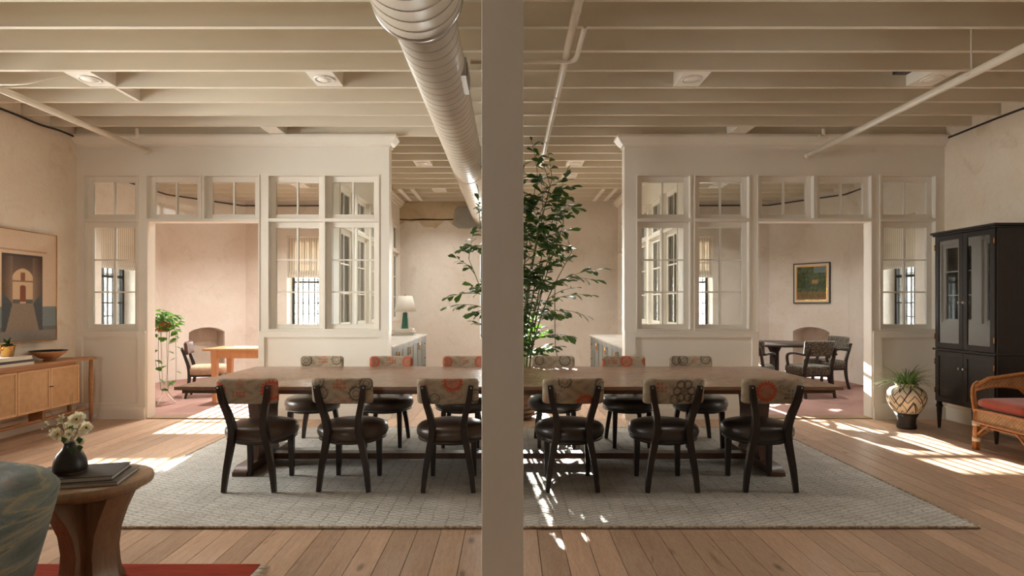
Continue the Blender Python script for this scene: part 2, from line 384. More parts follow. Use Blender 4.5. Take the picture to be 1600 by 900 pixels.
# floor
b = MB(); b.box(-6.7, 6.7, -3.2, 12.3, -.2, -.022); floor = struct(b.build('floor', 'floor_wood'), 'warm oak plank floor')
unit = MB().box(0, 1, 0, 1, -.020, 0).mesh('plank', 'floor_wood')
rp = random.Random(3)
pw = .146
def planks(x0, x1, y0, y1):
    x = x0
    while x < x1 - .01:
        y = y0 - rp.uniform(0, 1.8); ww = min(pw, x1 - x)
        while y < y1:
            L = rp.uniform(1.9, 3.4); a, c = max(y, y0), min(y + L, y1)
            if y1 - c < .5: c = y1
            if c > a + .05:
                o = bpy.data.objects.new('plank', unit); COL.objects.link(o); o.parent = floor
                o.location = (x + .0018, a + .001, -rp.uniform(0, .0008)); o.scale = (ww - .0036, c - a - .002, 1)
            y = c if c > a else y + L
            if c == y1: break
        x += pw
planks(XL, XR, 2.3, PF)
planks(-2.17, 2.17, PF, 9.6)
b = MB(); b.box(-6.7, 6.7, -3.2, 2.3, -.022, -.001); b.box(-2.17, 2.17, 9.6, BW, -.022, -.001)
o = b.build('plank', 'floor_wood', floor); tag(o, kind='stuff')
# ceiling deck and joists
b = MB(); b.box(-6.7, 6.7, -3.2, 12.4, TOPZ, TOPZ + .1); ceiling = struct(b.build('ceiling', 'joist_paint'), 'cream painted board ceiling on open joists')
j1 = MB().box(XL, XR, -.021, .021, CZ, TOPZ).mesh('joist', 'joist_paint')
j2 = MB().box(-6.2, 6.04, -.021, .021, CZ, TOPZ).mesh('joist', 'joist_paint')
JD = [4.39 + .4025 * k for k in R_(-17, 19)]
for D in JD:
    o = bpy.data.objects.new('joist', j1 if D < 7.5 else j2); COL.objects.link(o); o.parent = ceiling
    if D < 7.5: o.location = (0, D, rp.uniform(-.003, .003)); o.rotation_euler = (0, R(rp.uniform(-.03, .03)), 0)
    else: o.location = (0, D, rp.uniform(-.003, .003))
def jd(k): return 4.39 + .4025 * k
# outer walls
def ext_window(n, Mf, u0, u1, z0, z1, depth, mat='black_metal', bars=True, cols=2, rows=4):
    e = empty('window_%d' % n, kind='structure'); e.matrix_world = Mf
    w_ = MB(); st = .05
    w_.box(u0, u0 + st, depth, depth + .05, z0, z1); w_.box(u1 - st, u1, depth, depth + .05, z0, z1)
    w_.box(u0 + st, u1 - st, depth, depth + .05, z0, z0 + st); w_.box(u0 + st, u1 - st, depth, depth + .05, z1 - st, z1)
    w_.build('frame', mat, e)
    a0, a1, c0, c1 = u0 + st, u1 - st, z0 + st, z1 - st
    for i in R_(1, cols):
        x = a0 + (a1 - a0) * i / cols; MB().box(x - .011, x + .011, depth + .005, depth + .045, c0, c1).build('muntin', mat, e)
    for i in R_(1, rows):
        z = c0 + (c1 - c0) * i / rows; hw = .022 if i * 2 == rows else .01
        MB().box(a0, a1, depth + .006, depth + .044, z - hw, z + hw).build('muntin', mat, e)
    MB().box(a0, a1, depth + .022, depth + .026, c0, c1).build('pane', 'glass', e)
    if bars:
        k = int((a1 - a0) / .115)
        for i in R_(k + 1):
            x = a0 + (a1 - a0) * i / k; MB().tube([(x, depth + .16, z0), (x, depth + .16, z1)], .016, 6).build('bar', mat, e)
        for z in (z0 + .25, z0 + .95): MB().box(u0, u1, depth + .15, depth + .17, z, z + .02).build('bar', mat, e)
    d = Mf.to_3x3() @ Vector((0, -1, 0)); c = Mf @ Vector(((u0 + u1) / 2, depth + .3, (z0 + z1) / 2))
    portal('daylight', c, d, u1 - u0, z1 - z0)
    return e
WZ0, WZ1 = .93, 2.75
Mb = frame_M((0, BW, 0), 0)
b = MB(Mb); bops = [(-4.42, -3.38, WZ0, WZ1), (-.57, .10, .70, 2.60), (2.95, 4.06, WZ0, WZ1)]
grid_wall(b, -5.6, 5.6, 0, TOPZ, 0, .42, bops); wall_back = struct(b.build('wall_back', 'plaster_back'), 'pale plastered brick wall with deep windows')
for i, op in enumerate(bops): ext_window(1 + i, Mb, *op, .30, bars=(i != 1), cols=2 if i != 1 else 2, rows=4)
# exposed masonry band and cement patch on the hall's back wall
def patch(name, pts, mat, th):
    poly = [(WX(px, BW), WZ(py, BW)) for px, py in pts]
    MB().prism(poly, BW - th, BW + .001, 'xz').build(name, mat, wall_back)
rr = random.Random(5)
top = [(x, 316) for x in (612, 700, 752)]
low = [(752 - i * 9, 350 + rr.uniform(-5, 5) + 3 * math.sin(i * .9)) for i in R_(16)]
patch('exposed_plaster', top + low, 'plaster_raw', .012)
patch('cement_patch', [(711, 327), (716, 322), (737, 322), (752, 326), (752, 358), (735, 357), (716, 357), (707, 351), (709, 338)], 'cement', .02)
patch('crack', [(623, 342), (640, 343), (660, 341.6), (690, 342.6), (709, 342), (709, 344), (690, 344.4), (668, 344.2), (640, 344.6), (623, 343.6)], 'dark_gap', .016)
# diagonal corner walls with arched niches
def diag(name, A, B, px0, px1, ztop, label, soot):
    A, B = Vector(A), Vector(B); d = B - A; L = d.length; ang = math.atan2(d.y, d.x)
    Mf = frame_M((A.x, A.y, 0), ang)
    def uof(px):
        k = (px - CX) / F          # x = k*y on the ray
        return L * (k * A.y - A.x) / (d.x - k * d.y)
    u0, u1 = sorted((uof(px0), uof(px1)))
    b = MB(Mf); zs = ztop - .09
    grid_wall(b, -.3, L + .3, 0, TOPZ, 0, .06, [(u0, u1, 0, ztop)])
    # arch spandrels
    n = 10; arc = [(u0 + (u1 - u0) * i / n, zs + (ztop - zs) * math.sin(math.pi * i / n) ** .7) for i in R_(n + 1)]
    for i in R_(n):
        (a, za), (c, zc) = arc[i], arc[i + 1]
        b.add([(a, 0, za), (c, 0, zc), (c, 0, ztop), (a, 0, ztop), (a, .3, za), (c, .3, zc), (c, .3, ztop), (a, .3, ztop)],
              [(0, 1, 2, 3), (0, 4, 5, 1)])
    b.box(-.3, L + .3, .35, .45, 0, TOPZ)
    o = struct(b.build(name, 'plaster_back'), label)
    nb = MB(Mf)
    nb.box(u0 - .01, u0, .06, .35, 0, ztop); nb.box(u1, u1 + .01, .06, .35, 0, ztop); nb.box(u0, u1, .34, .35, 0, ztop)
    nb.build('niche_lining', soot, o)
    return Mf, uof
DL = diag('wall_corner_left', (-6.2, 10.75), (-5.24, BW), 295, 351, .95, 'angled plaster wall with an arched hearth niche', 'soot')
DR = diag('wall_corner_right', (5.18, BW), (6.04, 10.6), 1239, 1296, .96, 'angled plaster wall with an arched hearth niche', 'plaster_back')
# outer side walls of the back rooms
Ml = frame_M((-6.2, 7.2, 0), R(90)); b = MB(Ml)
opl = (1.86, 2.86, .93, 2.75); grid_wall(b, -.1, 3.9, 0, TOPZ, 0, .42, [opl]); struct(b.build('wall_outer_left', 'plaster_back'), 'outer plaster wall of the left back room')
ext_window(4, Ml, *opl, .30)
Mr = frame_M((6.04, 10.9, 0), R(-90)); b = MB(Mr)
opr = (1.12, 2.05, .93, 2.75); grid_wall(b, -.1, 3.8, 0, TOPZ, 0, .42, [opr]); struct(b.build('wall_outer_right', 'plaster_back'), 'outer plaster wall of the right back room')
ext_window(5, Mr, *opr, .30)
# main room side walls and rear wall, windows added outside the frame to brighten the room
Ml = frame_M((XL, -3.2, 0), R(90)); b = MB(Ml)
lops = [(7.35, 9.15, .7, 3.0)]
grid_wall(b, 0, PF + 3.2 + PT, 0, TOPZ, 0, .42, lops); struct(b.build('wall_left', 'plaster'), 'aged beige plaster wall')
for i, op in enumerate(lops): ext_window(6 + i, Ml, *op, .3, bars=False)
Mr = frame_M((XR, PF + PT, 0), R(-90)); b = MB(Mr)
rops = [(3.2, 3.9, .9, 2.1)]
grid_wall(b, 0, PF + 3.2 + PT, 0, TOPZ, 0, .42, rops); struct(b.build('wall_right', 'plaster'), 'aged beige plaster wall')
for i, op in enumerate(rops): ext_window(7 + i, Mr, *op, .3, bars=False)
Mq = frame_M((5.8, -3.2, 0), R(180)); b = MB(Mq); qop = (8.35, 9.05, .9, 2.4); grid_wall(b, 0, 11.5, 0, TOPZ, 0, .42, [qop]); ext_window(10, Mq, *qop, .3, bars=False); struct(b.build('wall_rear', 'plaster'), 'rear plaster wall')
b = MB(); b.box(-6.7, XL - .40, PF - .05, PF + PT, 0, TOPZ); b.box(XR + .40, 6.7, PF - .05, PF + PT, 0, TOPZ); struct(b.build('wall_return', 'plaster_back'), 'wall returns beside the partitions')

# ================= glazed partitions =================
def part_window(n, Mf, u0, u1, z0, z1, rec, cols, rows, st=.066, parent_mat='paint'):
    e = empty('window_%d' % n, kind='structure'); e.matrix_world = Mf
    w_ = MB(); dpt = rec + .045
    w_.box(u0, u0 + st, rec, dpt, z0, z1); w_.box(u1 - st, u1, rec, dpt, z0, z1)
    w_.box(u0 + st, u1 - st, rec, dpt, z0, z0 + st * .85); w_.box(u0 + st, u1 - st, rec, dpt, z1 - st, z1)
    a0, a1, c0, c1 = u0 + st, u1 - st, z0 + st * .85, z1 - st
    q = .008      # glazing bead
    w_.build('frame', parent_mat, e, bevel=.003)
    for i in R_(1, cols):
        x = a0 + (a1 - a0) * i / cols; MB().box(x - .010, x + .010, rec + .004, dpt - .004, c0, c1).build('muntin', parent_mat, e)
    for i in R_(1, rows):
        z = c0 + (c1 - c0) * i / rows; MB().box(a0, a1, rec + .006, dpt - .006, z - .009, z + .009).build('muntin', parent_mat, e)
    for i in R_(cols):
        for j in R_(rows):
            x0 = a0 + (a1 - a0) * i / cols + (.010 if i else 0); x1 = a0 + (a1 - a0) * (i + 1) / cols - (.010 if i < cols - 1 else 0)
            y0 = c0 + (c1 - c0) * j / rows + (.009 if j else 0); y1 = c0 + (c1 - c0) * (j + 1) / rows - (.009 if j < rows - 1 else 0)
            MB().box(x0, x1, rec + .020, rec + .024, y0, y1).build('pane', 'glass', e)
    return e
UP = (2.425, 2.94); LO = (1.085, 2.385)
def U(px): return (px - CX) / F * PF
left_px = [(132.5, 215), (230, 313), (320, 404), (420, 504.5), (508, 591)]
right_px = [(996, 1078), (1086.5, 1170), (1185, 1271), (1276, 1361), (1376, 1461)]
WN = 12
def partition(name, x0, x1, pxs, door_px, lower, panels, wn, label, ledge):
    Mf = frame_M((0, PF, 0), 0)
    ops = [(U(a), U(c), *UP) for a, c in pxs]; ops += [(U(pxs[i][0]), U(pxs[i][1]), *LO) for i in lower]
    door = (U(door_px[0]), U(door_px[1]), 0, 2.385)
    b = MB(Mf); grid_wall(b, x0, x1, 0, CZ, 0, PT, ops + [door])
    # raised bead round every opening
    for o in ops + [door]:
        q, pr = .014, .010
        b.box(o[0] - q, o[0], -pr, .002, o[2] - (q if o[2] else 0), o[3] + q); b.box(o[1], o[1] + q, -pr, .002, o[2] - (q if o[2] else 0), o[3] + q)
        b.box(o[0], o[1], -pr, .002, o[3], o[3] + q)
        if o[2]: b.box(o[0], o[1], -pr, .002, o[2] - q, o[2])
    # lower wainscot frames with recessed panels
    for (a, c) in ((x0, door[0]), (door[1], x1)):
        a2, c2 = (a, c - .015) if a == x0 else (a + .015, c)
        grid_wall(b, a2, c2, .0, 1.045, -.028, 0.0, [p for p in panels if p[0] > a and p[1] < c])
        b.box(a2 if a == x0 else a2, c2, -.036, 0, 1.040, 1.06)
        b.box(a2, c2, -.05, -.028, 0, .125); b.box(a2, c2, -.044, -.028, .125, .14)
    w_ = struct(b.build(name, 'paint'), label)
    n = wn
    for i, (a, c) in enumerate(pxs): part_window(n, Mf, U(a), U(c), *UP, .055, 2, 1); n += 1
    for i in lower: part_window(n, Mf, U(pxs[i][0]), U(pxs[i][1]), *LO, .055, 2, 3); n += 1
    return door, n
dl, n = partition('wall_partition_left', XL, -1.45, left_px, (231, 404), (0, 3, 4),
    [(U(130), U(217), .19, .985), (U(414), U(594), .19, .985)], 12, 'cream panelled and glazed partition with a wide doorway', 0)
dr, n = partition('wall_partition_right', 1.40, XR, right_px, (1185, 1361), (0, 1, 4),
    [(U(992), U(1174), .19, .985), (U(1376), U(1462), .19, .985)], n, 'cream panelled and glazed partition with a wide doorway', 0)
# crown mouldings
def crown(name, x0, x1, end):
    p = [(0, -.13), (-.022, -.13), (-.022, -.105), (-.05, -.085), (-.085, -.045), (-.10, -.03), (-.10, 0), (0, 0)]
    p = [(-y_, z_) for y_, z_ in p]
    b = MB()
    e0 = end * .0
    xa, xb = (x0, x1)
    def ring(x, off): return [(x + (off * (-y_) if off else 0), PF - y_, CZ + z_ - .002) for y_, z_ in p]
    # mitred at the free end: ring x shifts outwards with the projection
    if end > 0: rings = [ring(xa, 0), [(xb + y_, PF - y_, CZ + z_ - .002) for y_, z_ in p], [(xb + y_, PF + PT, CZ + z_ - .002) for y_, z_ in p]]
    else: rings = [[(xa - y_, PF + PT, CZ + z_ - .002) for y_, z_ in p], [(xa - y_, PF - y_, CZ + z_ - .002) for y_, z_ in p], ring(xb, 0)]
    b.loft(rings, sm=False); struct(b.build(name, 'paint'), 'stepped cream crown moulding')
crown('trim_1', XL, -1.45, 1); crown('trim_2', 1.40, XR, -1)
# hall side partitions
def side_part(name, x, sgn, wn):
    Mf = frame_M((x, PF + PT, 0), R(90)) if sgn < 0 else frame_M((x, BW, 0), R(-90))
    L = BW - PF - PT
    us = [.30 + k * .86 for k in R_(5)]
    if sgn > 0: us = [L - u_ - .68 for u_ in us]
    ops = [(u_, u_ + .68, *UP) for u_ in us] + [(u_, u_ + .68, *LO) for u_ in us]
    b = MB(Mf); grid_wall(b, 0, L, 0, CZ, 0, .12, ops)
    for o in ops:
        q, pr = .016, .012
        b.box(o[0] - q, o[0], -pr, 0, o[2] - q, o[3] + q); b.box(o[1], o[1] + q, -pr, 0, o[2] - q, o[3] + q)
        b.box(o[0], o[1], -pr, 0, o[3], o[3] + q); b.box(o[0], o[1], -pr, 0, o[2] - q, o[2])
    b.box(0, L, -.03, 0, CZ - .12, CZ - .08); b.box(0, L, -.07, 0, CZ - .08, CZ - .03); b.box(0, L, -.10, 0, CZ - .03, CZ - .001)
    struct(b.build(name, 'paint'), 'cream glazed partition along the hall')
    n = wn
    for o in ops: part_window(n, Mf, *o, .04, 2, 1 if o[2] > 2 else 3); n += 1
    # short return behind the front partition's end
    b = MB(); xe = -1.45 if sgn < 0 else 1.40
    return n
n = side_part('wall_hall_left', -2.17, -1, n); n = side_part('wall_hall_right', 2.17, 1, n)
# baseboards of the side walls
b = MB(); b.box(XL, XL + .02, 2.0, PF, 0, .16); struct(b.build('baseboard_left', 'paint'), 'cream baseboard')
b = MB(); b.box(XR - .02, XR, 2.0, PF, 0, .16); struct(b.build('baseboard_right', 'paint'), 'cream baseboard')
# thresholds and carpets
b = MB(); b.box(dl[0], dl[1], PF - .03, PF + PT + .02, -.001, .012); struct(b.build('trim_3', 'walnut'), 'wooden threshold')
b = MB(); b.box(dr[0], dr[1], PF - .03, PF + PT + .02, -.001, .012); struct(b.build('trim_4', 'walnut'), 'wooden threshold')
for x0, x1, lab in ((-6.19, -2.30, 'left'), (2.30, 6.03, 'right')):
    b = MB(); 
    poly = [(x0, PF + PT + .02), (x1, PF + PT + .02), (x1, BW - .01), (-5.27, BW - .01), (-6.19, 10.70)] if lab == 'left' else [(x0, PF + PT + .02), (x1, PF + PT + .02), (6.03, 10.58), (5.18, BW - .01), (x0, BW - .01)]
    b.prism(poly, -.021, .008); tag(b.build('carpet', 'carpet_pink'), 'dusty pink fitted carpet of the %s back room' % lab, 'carpet')
# square column
b = MB(); x0, x1 = WX(752.5, 2.82), WX(818, 2.82)
b.box(x0, x1, 2.82, 2.82 + (x1 - x0), -.005, TOPZ); tag(b.build('column', 'column_paint', bevel=.004), 'square cream painted column standing in the middle foreground', 'column')

# ================= ceiling things =================
def blockp(k, xc, hw, light, label, cat, y_off=0):
    D0, D1 = jd(k) + .021, jd(k + 1) - .021
    e = empty('ceiling_light' if light else 'blocking_board', (xc, (D0 + D1) / 2, CZ), label=label, cat=cat, group='recessed lights in the joists' if light else 'blocking boards between joists')
    h = (D1 - D0) / 2
    MB().box(-hw, hw, -h, h, .004, .20).build('housing' if light else 'board', 'paint', e, bevel=.003)
    if light:
        b = MB(); b.lathe([(.095, .004), (.095, -.004), (.078, -.006), (.076, .0)], n=32); b.build('trim_ring', 'white_metal', e)
        b = MB(); b.lathe([(.001, -.002), (.075, -.002), (.075, .003)], n=32); b.build('lens', 'lens', e)
    if light:
        l = bpy.data.lights.new('downlight', 'AREA'); l.shape = 'DISK'; l.size = .14; l.energy = light; l.color = (1, .97, .92); l.spread = R(130)
        lo = bpy.data.objects.new('downlight', l); COL.objects.link(lo); lo.parent = e; lo.location = (0, 0, -.012)
    return e
for k, xc, lab in ((2, -3.80, 'recessed ceiling light panel nearest the left wall'), (2, -1.67, 'recessed ceiling light panel left of the duct, near row'),
                   (2, 1.66, 'recessed ceiling light panel above the right partition, nearer the column'), (2, 3.84, 'recessed ceiling light panel beside the long sloping right pipe'),
                   (10, -1.245, 'small ceiling light panel in the hall left of the duct, front one'), (10, .96, 'ceiling light panel in the hall just right of the tall plant top'),
                   (15, -1.24, 'small ceiling light panel in the hall left of the duct, rear one')):
    blockp(k, xc, .12, 20 if k > 8 else 4, lab, 'ceiling light')
for k, xc, hw, lab in ((6, -2.77, .095, 'short blocking board above the left partition crown'), (6, 2.73, .10, 'short blocking board above the right partition crown'), (3, -3.72, .02, 'thin blocking board behind the far left ceiling light')):
    blockp(k, xc, hw, False, lab, 'board')
tag(MB().box(WX(1408, 5.3), WX(1430, 5.3), 5.30, 5.42, 3.47, 3.56).build('junction_box', 'black_metal'), 'small dark junction box beside the far right ceiling light', 'junction box')
for dx, zz, k in ((-1.30, 3.40, 17), (-1.7, 3.40, 17), (1.35, 3.4, 17), (1.72, 3.4, 17)):
    pass
for k, xc, lab in ((10, -4.2, 'added fill light panel inside the left back room, front one'), (14, -3.6, 'added fill light panel inside the left back room, rear one'), (10, 4.2, 'added fill light panel inside the right back room, front one'), (14, 3.6, 'added fill light panel inside the right back room, rear one'), (12, .96, 'added fill light panel in the hall behind the palm top')):  # unseen panels, added to brighten the back rooms and hall
    blockp(k, xc, .12, 64 if xc < -2 else (28 if xc > 2 else 24), lab, 'ceiling light')
# hall: short stub boards running along near the side partitions
for xs, lab in (((-1.92, -1.70), 'left'), ((1.66, 1.88), 'right')):
    for x in xs:
        tag(MB().box(x - .035, x + .035, jd(15) + .02, jd(18) - .0, CZ - .018, CZ - .002).build('ceiling_batten', 'paint'), 'pale batten under the hall ceiling, %s, %s of its pair' % ('left of the duct' if lab == 'left' else 'right of the palm', 'outer' if abs(x) > 1.8 else 'inner'), 'batten', 'battens under the hall ceiling')
# duct
DXc, DZ = -.529, H + 1.783
duct = empty('air_duct', (DXc, 3.43, DZ), label='large round white spiral duct running from the foreground to the back wall', cat='duct')
def ring(name, D, r, th, hw, mat, tilt=0):
    b = MB(); b.lathe([(r, -hw), (r + th, -hw * .4), (r + th, hw * .4), (r, hw)], n=48)
    o = b.build(name, mat, duct); o.rotation_euler = (R(-90), 0, 0); o.location = (0, D - 3.43, 0)
    if tilt: o.rotation_euler = (R(-90), 0, R(tilt))
    return o
def dsec(name, D0, D1, r):
    b = MB(); b.lathe([(r, D0 - 3.43), (r, D1 - 3.43)], n=64); o = b.build(name, 'duct_metal', duct); o.rotation_euler = (R(-90), 0, 0)
dsec('wide_section', .6, 3.44, .259); dsec('narrow_section', 3.44, BW, .199)
b = MB(); b.lathe([(.199, 0), (.259, 0)], n=64); o = b.build('reducer_plate', 'duct_metal', duct); o.rotation_euler = (R(-90), 0, 0); o.location = (0, .01, 0)
seam_s = None
for k in R_(66):
    D = 3.62 + .1255 * k
    if seam_s is None: seam_s = ring('seam', D, .199, .0035, .005, 'seam_grey', 5)
    else:
        o = seam_s.copy(); COL.objects.link(o); o.location = (0, D - 3.43, 0)
seam_b = None
for k in R_(14):
    D = 3.33 - .118 * k
    if seam_b is None: seam_b = ring('seam', D, .259, .004, .006, 'seam_grey', 5)
    else:
        o = seam_b.copy(); COL.objects.link(o); o.location = (0, D - 3.43, 0)
ring('collar', 3.44, .259, .008, .02, 'steel'); ring('collar', 3.52, .199, .008, .012, 'steel'); ring('collar', 5.78, .199, .007, .02, 'duct_metal'); ring('collar', 7.8, .199, .006, .02, 'duct_metal')
a_ = R(-8); b = MB(); cx_, cz_ = .199 * math.cos(a_), .199 * math.sin(a_)
b.box(cx_ - .03, cx_ + .018, .95, 1.35, cz_ - .07, cz_ + .07); b.build('damper_box', 'steel', duct, bevel=.003)
b = MB(); b.box(cx_ + .018, cx_ + .024, 1.0, 1.3, cz_ - .05, cz_ + .05); b.build('damper_plate', 'cover_grey', duct)
# pipes
def pipe(name, label, pts, r, extra=None):
    e = empty(name, pts[0], label=label, cat='pipe'); q = Vector(pts[0])
    MB().tube([Vector(p) - q for p in pts], r, 14).build('pipe_run', 'pipe_paint', e)
    return e, q
zl = H + 1.84; kx = -2.36
e, q = pipe('sprinkler_pipe', 'straight white pipe slung below the joists along the left side', [(1.84 * kx, 1.2, zl), (1.84 * kx, 7.12, zl)], .031)
MB().lathe([(.036, 0), (.036, .03), (.031, .031)], n=14).build('cap', 'pipe_paint', e, loc=None).matrix_local = Matrix.Translation((0, 5.92, 0)) @ Matrix.Rotation(R(-90), 4, 'X')
def branch(e, q, pts, r=.018, name='branch'):
    b = MB(); b.tube([Vector(p) - q for p in pts], r, 10); b.build(name, 'pipe_paint', e)
zb = WZ(216, 6.9)
branch(e, q, catmull([(-4.34, 6.9, zb), (WX(205, 6.9), 6.9, zb), (WX(214, 6.9), 6.9, zb + .02), (WX(214, 6.9), 6.9, zb + .10), (WX(214, 6.9), 6.9, CZ)], 4), .02)
e, q = pipe('sprinkler_pipe', 'straight white pipe slung below the joists along the right side', [(3.59, 1.2, H + 1.79), (3.59, 7.12, H + 1.79)], .032)
MB().lathe([(.037, 0), (.037, .03), (.032, .031)], n=14).build('cap', 'pipe_paint', e).matrix_local = Matrix.Translation((0, 5.92, 0)) @ Matrix.Rotation(R(-90), 4, 'X')
branch(e, q, catmull([(3.59, 6.9, WZ(213, 6.9)), (WX(1292, 6.9), 6.9, WZ(214, 6.9)), (WX(1287, 6.9), 6.9, WZ(210, 6.9)), (WX(1287, 6.9), 6.9, CZ)], 4), .02)
hx, hD = 3.59, 4.62
b = MB(); b.tube([Vector(p) - q for p in [(hx, hD, CZ + .1), (hx, hD, H + 1.79 + .04)]], .006, 6); b.lathe([(.040, -.012), (.045, 0), (.040, .012)], Vector((hx, hD, H + 1.79)) - q, 16)
b.build('hanger', 'white_metal', e)
e, q = pipe('sprinkler_pipe', 'straight white pipe right of the column with a side branch', [(.445, 1.0, H + 1.93), (.445, 8.3, H + 1.93)], .029)
branch(e, q, catmull([(.52, 4.05, H + 1.90), (.52, 4.3, H + 1.90), (.52, 4.55, H + 1.90), (.50, 4.63, H + 1.90), (.42, 4.65, H + 1.90), (.2, 4.65, H + 1.90), (-.3, 4.65, H + 1.90)], 4), .019)
for D in (3.9, 5.5, 7.0):
    b = MB(); b.lathe([(.030, -.01), (.034, 0), (.030, .01)], (0, 0, 0), 16); o = b.build('coupling', 'pipe_paint', e); o.rotation_euler = (R(90), 0, 0); o.location = (0, D - 1.0, 0)
# cables on wall tops
rc = random.Random(11)
for s_, x, lab in ((-1, XL + .015, 'left'), (1, XR - .015, 'right')):
    pts = [(x - s_ * rc.uniform(0, .012), 1.5 + .3 * i, 3.385 + rc.uniform(-.012, .012)) for i in R_(20)]
    tag(MB().tube(catmull(pts, 3), .011, 6).build('cable', 'dark_gap'), 'dark cable running along the top of the %s wall' % lab, 'cable')
pts = [(WX(0, 5.25), 5.25, WZ(132, 5.25)), (WX(40, 5.25), 5.25, WZ(131, 5.25)), (WX(80, 5.25), 5.25, WZ(122, 5.25)), (WX(108, 5.3), 5.3, WZ(114, 5.3))]
tag(MB().tube(catmull(pts, 6), .008, 6).build('cable', 'pipe_paint'), 'thin white cable looping from the far left ceiling light', 'cable')
# roman shades
def shade(Mf, u0, u1, ztop, zbot, mat, label, depth=.12):
    e = empty('roman_shade', label=label, cat='shade'); e.matrix_world = Mf @ Matrix.Translation(((u0 + u1) / 2, depth, ztop)); h = ztop - zbot; hw = (u1 - u0) / 2
    MB().box(-hw, hw, 0, .006, -h + .12, 0).build('fabric', mat, e)
    for k in R_(3):
        b = MB(); z = -h + .035 + k * .035
        b.prism([(-.05 + k * .012, z - .03), (-.02, z - .035), (.0, z + .02), (-.01, z + .045), (-.045 + k * .012, z + .01)], -hw, hw, 'yz'); b.build('fold', mat, e)
    MB().box(-hw, hw, -.01, .04, -.02, .02).build('head_rail', 'paint', e)
shade(Mb, -4.42, -3.38, 2.74, 1.92, 'shade_back', 'striped woven shade in the left room back window')
shade(Mb, 2.95, 4.06, 2.74, 1.92, 'shade_back', 'striped woven shade in the right room back window')
shade(frame_M((-6.2, 7.2, 0), R(90)), opl[0], opl[1], 2.74, 1.95, 'shade_side', 'striped woven shade in the far left window')
shade(frame_M((6.04, 10.9, 0), R(-90)), opr[0], opr[1], 2.74, 1.95, 'shade_side', 'striped woven shade in the far right window')
# ================= DINING SET =================
# rugs
RX0, RX1, RY0, RY1 = -2.93, 2.90, 3.665, 6.63
rug = empty('area_rug', (0, (RY0 + RY1) / 2, 0), label='large pale grey ribbed flatweave rug under the dining table', cat='rug')
b = MB(); ny, nx = 24, 48; hy = (RY1 - RY0) / 2
vs = []; fs = []
for j in R_(ny + 1):
    for i in R_(nx + 1):
        vs.append((RX0 + (RX1 - RX0) * i / nx, -hy + 2 * hy * j / ny, .012 + .0015 * math.sin(i * 1.7 + j) * (0 < i < nx and 0 < j < ny)))
for j in R_(ny):
    for i in R_(nx): a = j * (nx + 1) + i; fs.append((a, a + 1, a + nx + 2, a + nx + 1))
b.add(vs, fs, True); b.box(RX0, RX1, -hy, hy, .0005, .010); b.build('weave', 'flatweave', rug)
for p0, p1 in (((RX0, -hy), (RX1, -hy)), ((RX0, hy), (RX1, hy)), ((RX0, -hy), (RX0, hy)), ((RX1, -hy), (RX1, hy))):
    L = math.dist(p0, p1); n_ = int(L / .012); pts = []; rad = []
    for i in R_(n_ + 1):
        u_ = i / n_; pts.append((p0[0] + (p1[0] - p0[0]) * u_, p0[1] + (p1[1] - p0[1]) * u_, .010)); rad.append(.0095 if i % 2 else .0065)
    MB().tube(pts, rad, 6).build('binding', 'binding', rug)
rr2 = empty('red_rug', (-2.6, 2.7, 0), label='rust red striped wool rug with pale fringe at lower left', cat='rug')
b = MB(); b.box(-1.9, 1.29, -.55, .44, .0005, .012); b.build('weave', 'red_wool', rr2)
b = MB(); rf = random.Random(2)
for i in R_(90):
    y = -.54 + i * .0109; e_ = rf.uniform(-.012, .012); L = rf.uniform(.045, .07)
    b.tube([(1.285, y, .007), (1.30 + L * .5, y + e_ * .4, .006), (1.295 + L, y + e_, .004)], [.004, .003, .0015], 4)
tag(b.build('fringe', 'fringe', rr2), kind='stuff')
# table
TX, TY0, TY1, TZ = 2.515, 4.47, 5.94, .763
tb = empty('dining_table', (0, (TY0 + TY1) / 2, 0), label='long brown plank dining table with a trestle base on the grey rug', cat='table')
hw = (TY1 - TY0) / 2; npl = 5
for i in R_(npl):
    a = -hw + 2 * hw * i / npl
    MB().box(-TX, TX, a + .0008, a + 2 * hw / npl - .0008, TZ - .026, TZ).build('plank', 'table_wood', tb, bevel=.0012)
b = MB(); b.box(-TX + .05, TX - .05, -hw + .018, hw - .018, TZ - .052, TZ - .027); b.build('underframe', 'trestle_wood', tb, bevel=.002)
for s_ in (-1, 1):
    b = MB(); x = s_ * 2.14
    prof = [(-.26, .06), (-.215, .12), (-.195, .25), (-.20, .45), (-.24, .60), (-.30, .711), (.30, .711), (.24, .60), (.20, .45), (.195, .25), (.215, .12), (.26, .06)]
    b.prism(prof, x - .045, x + .045, 'yz'); b.build('pedestal', 'trestle_wood', tb, bevel=.004)
    b = MB(); b.prism([(-.48, .0145), (.48, .0145), (.48, .045), (.40, .085), (-.40, .085), (-.48, .045)], x - .06, x + .06, 'yz'); b.build('foot', 'trestle_wood', tb, bevel=.004)
    MB().box(x - .05, x + .05, -.60, .60, .690, .711).build('cleat', 'trestle_wood', tb, bevel=.003)
MB().box(-2.10, 2.10, -.055, .055, .045, .095).build('stretcher', 'trestle_wood', tb, bevel=.003)
MB().box(-2.10, 2.10, -.02, .02, .60, .711).build('rail', 'trestle_wood', tb, bevel=.003)

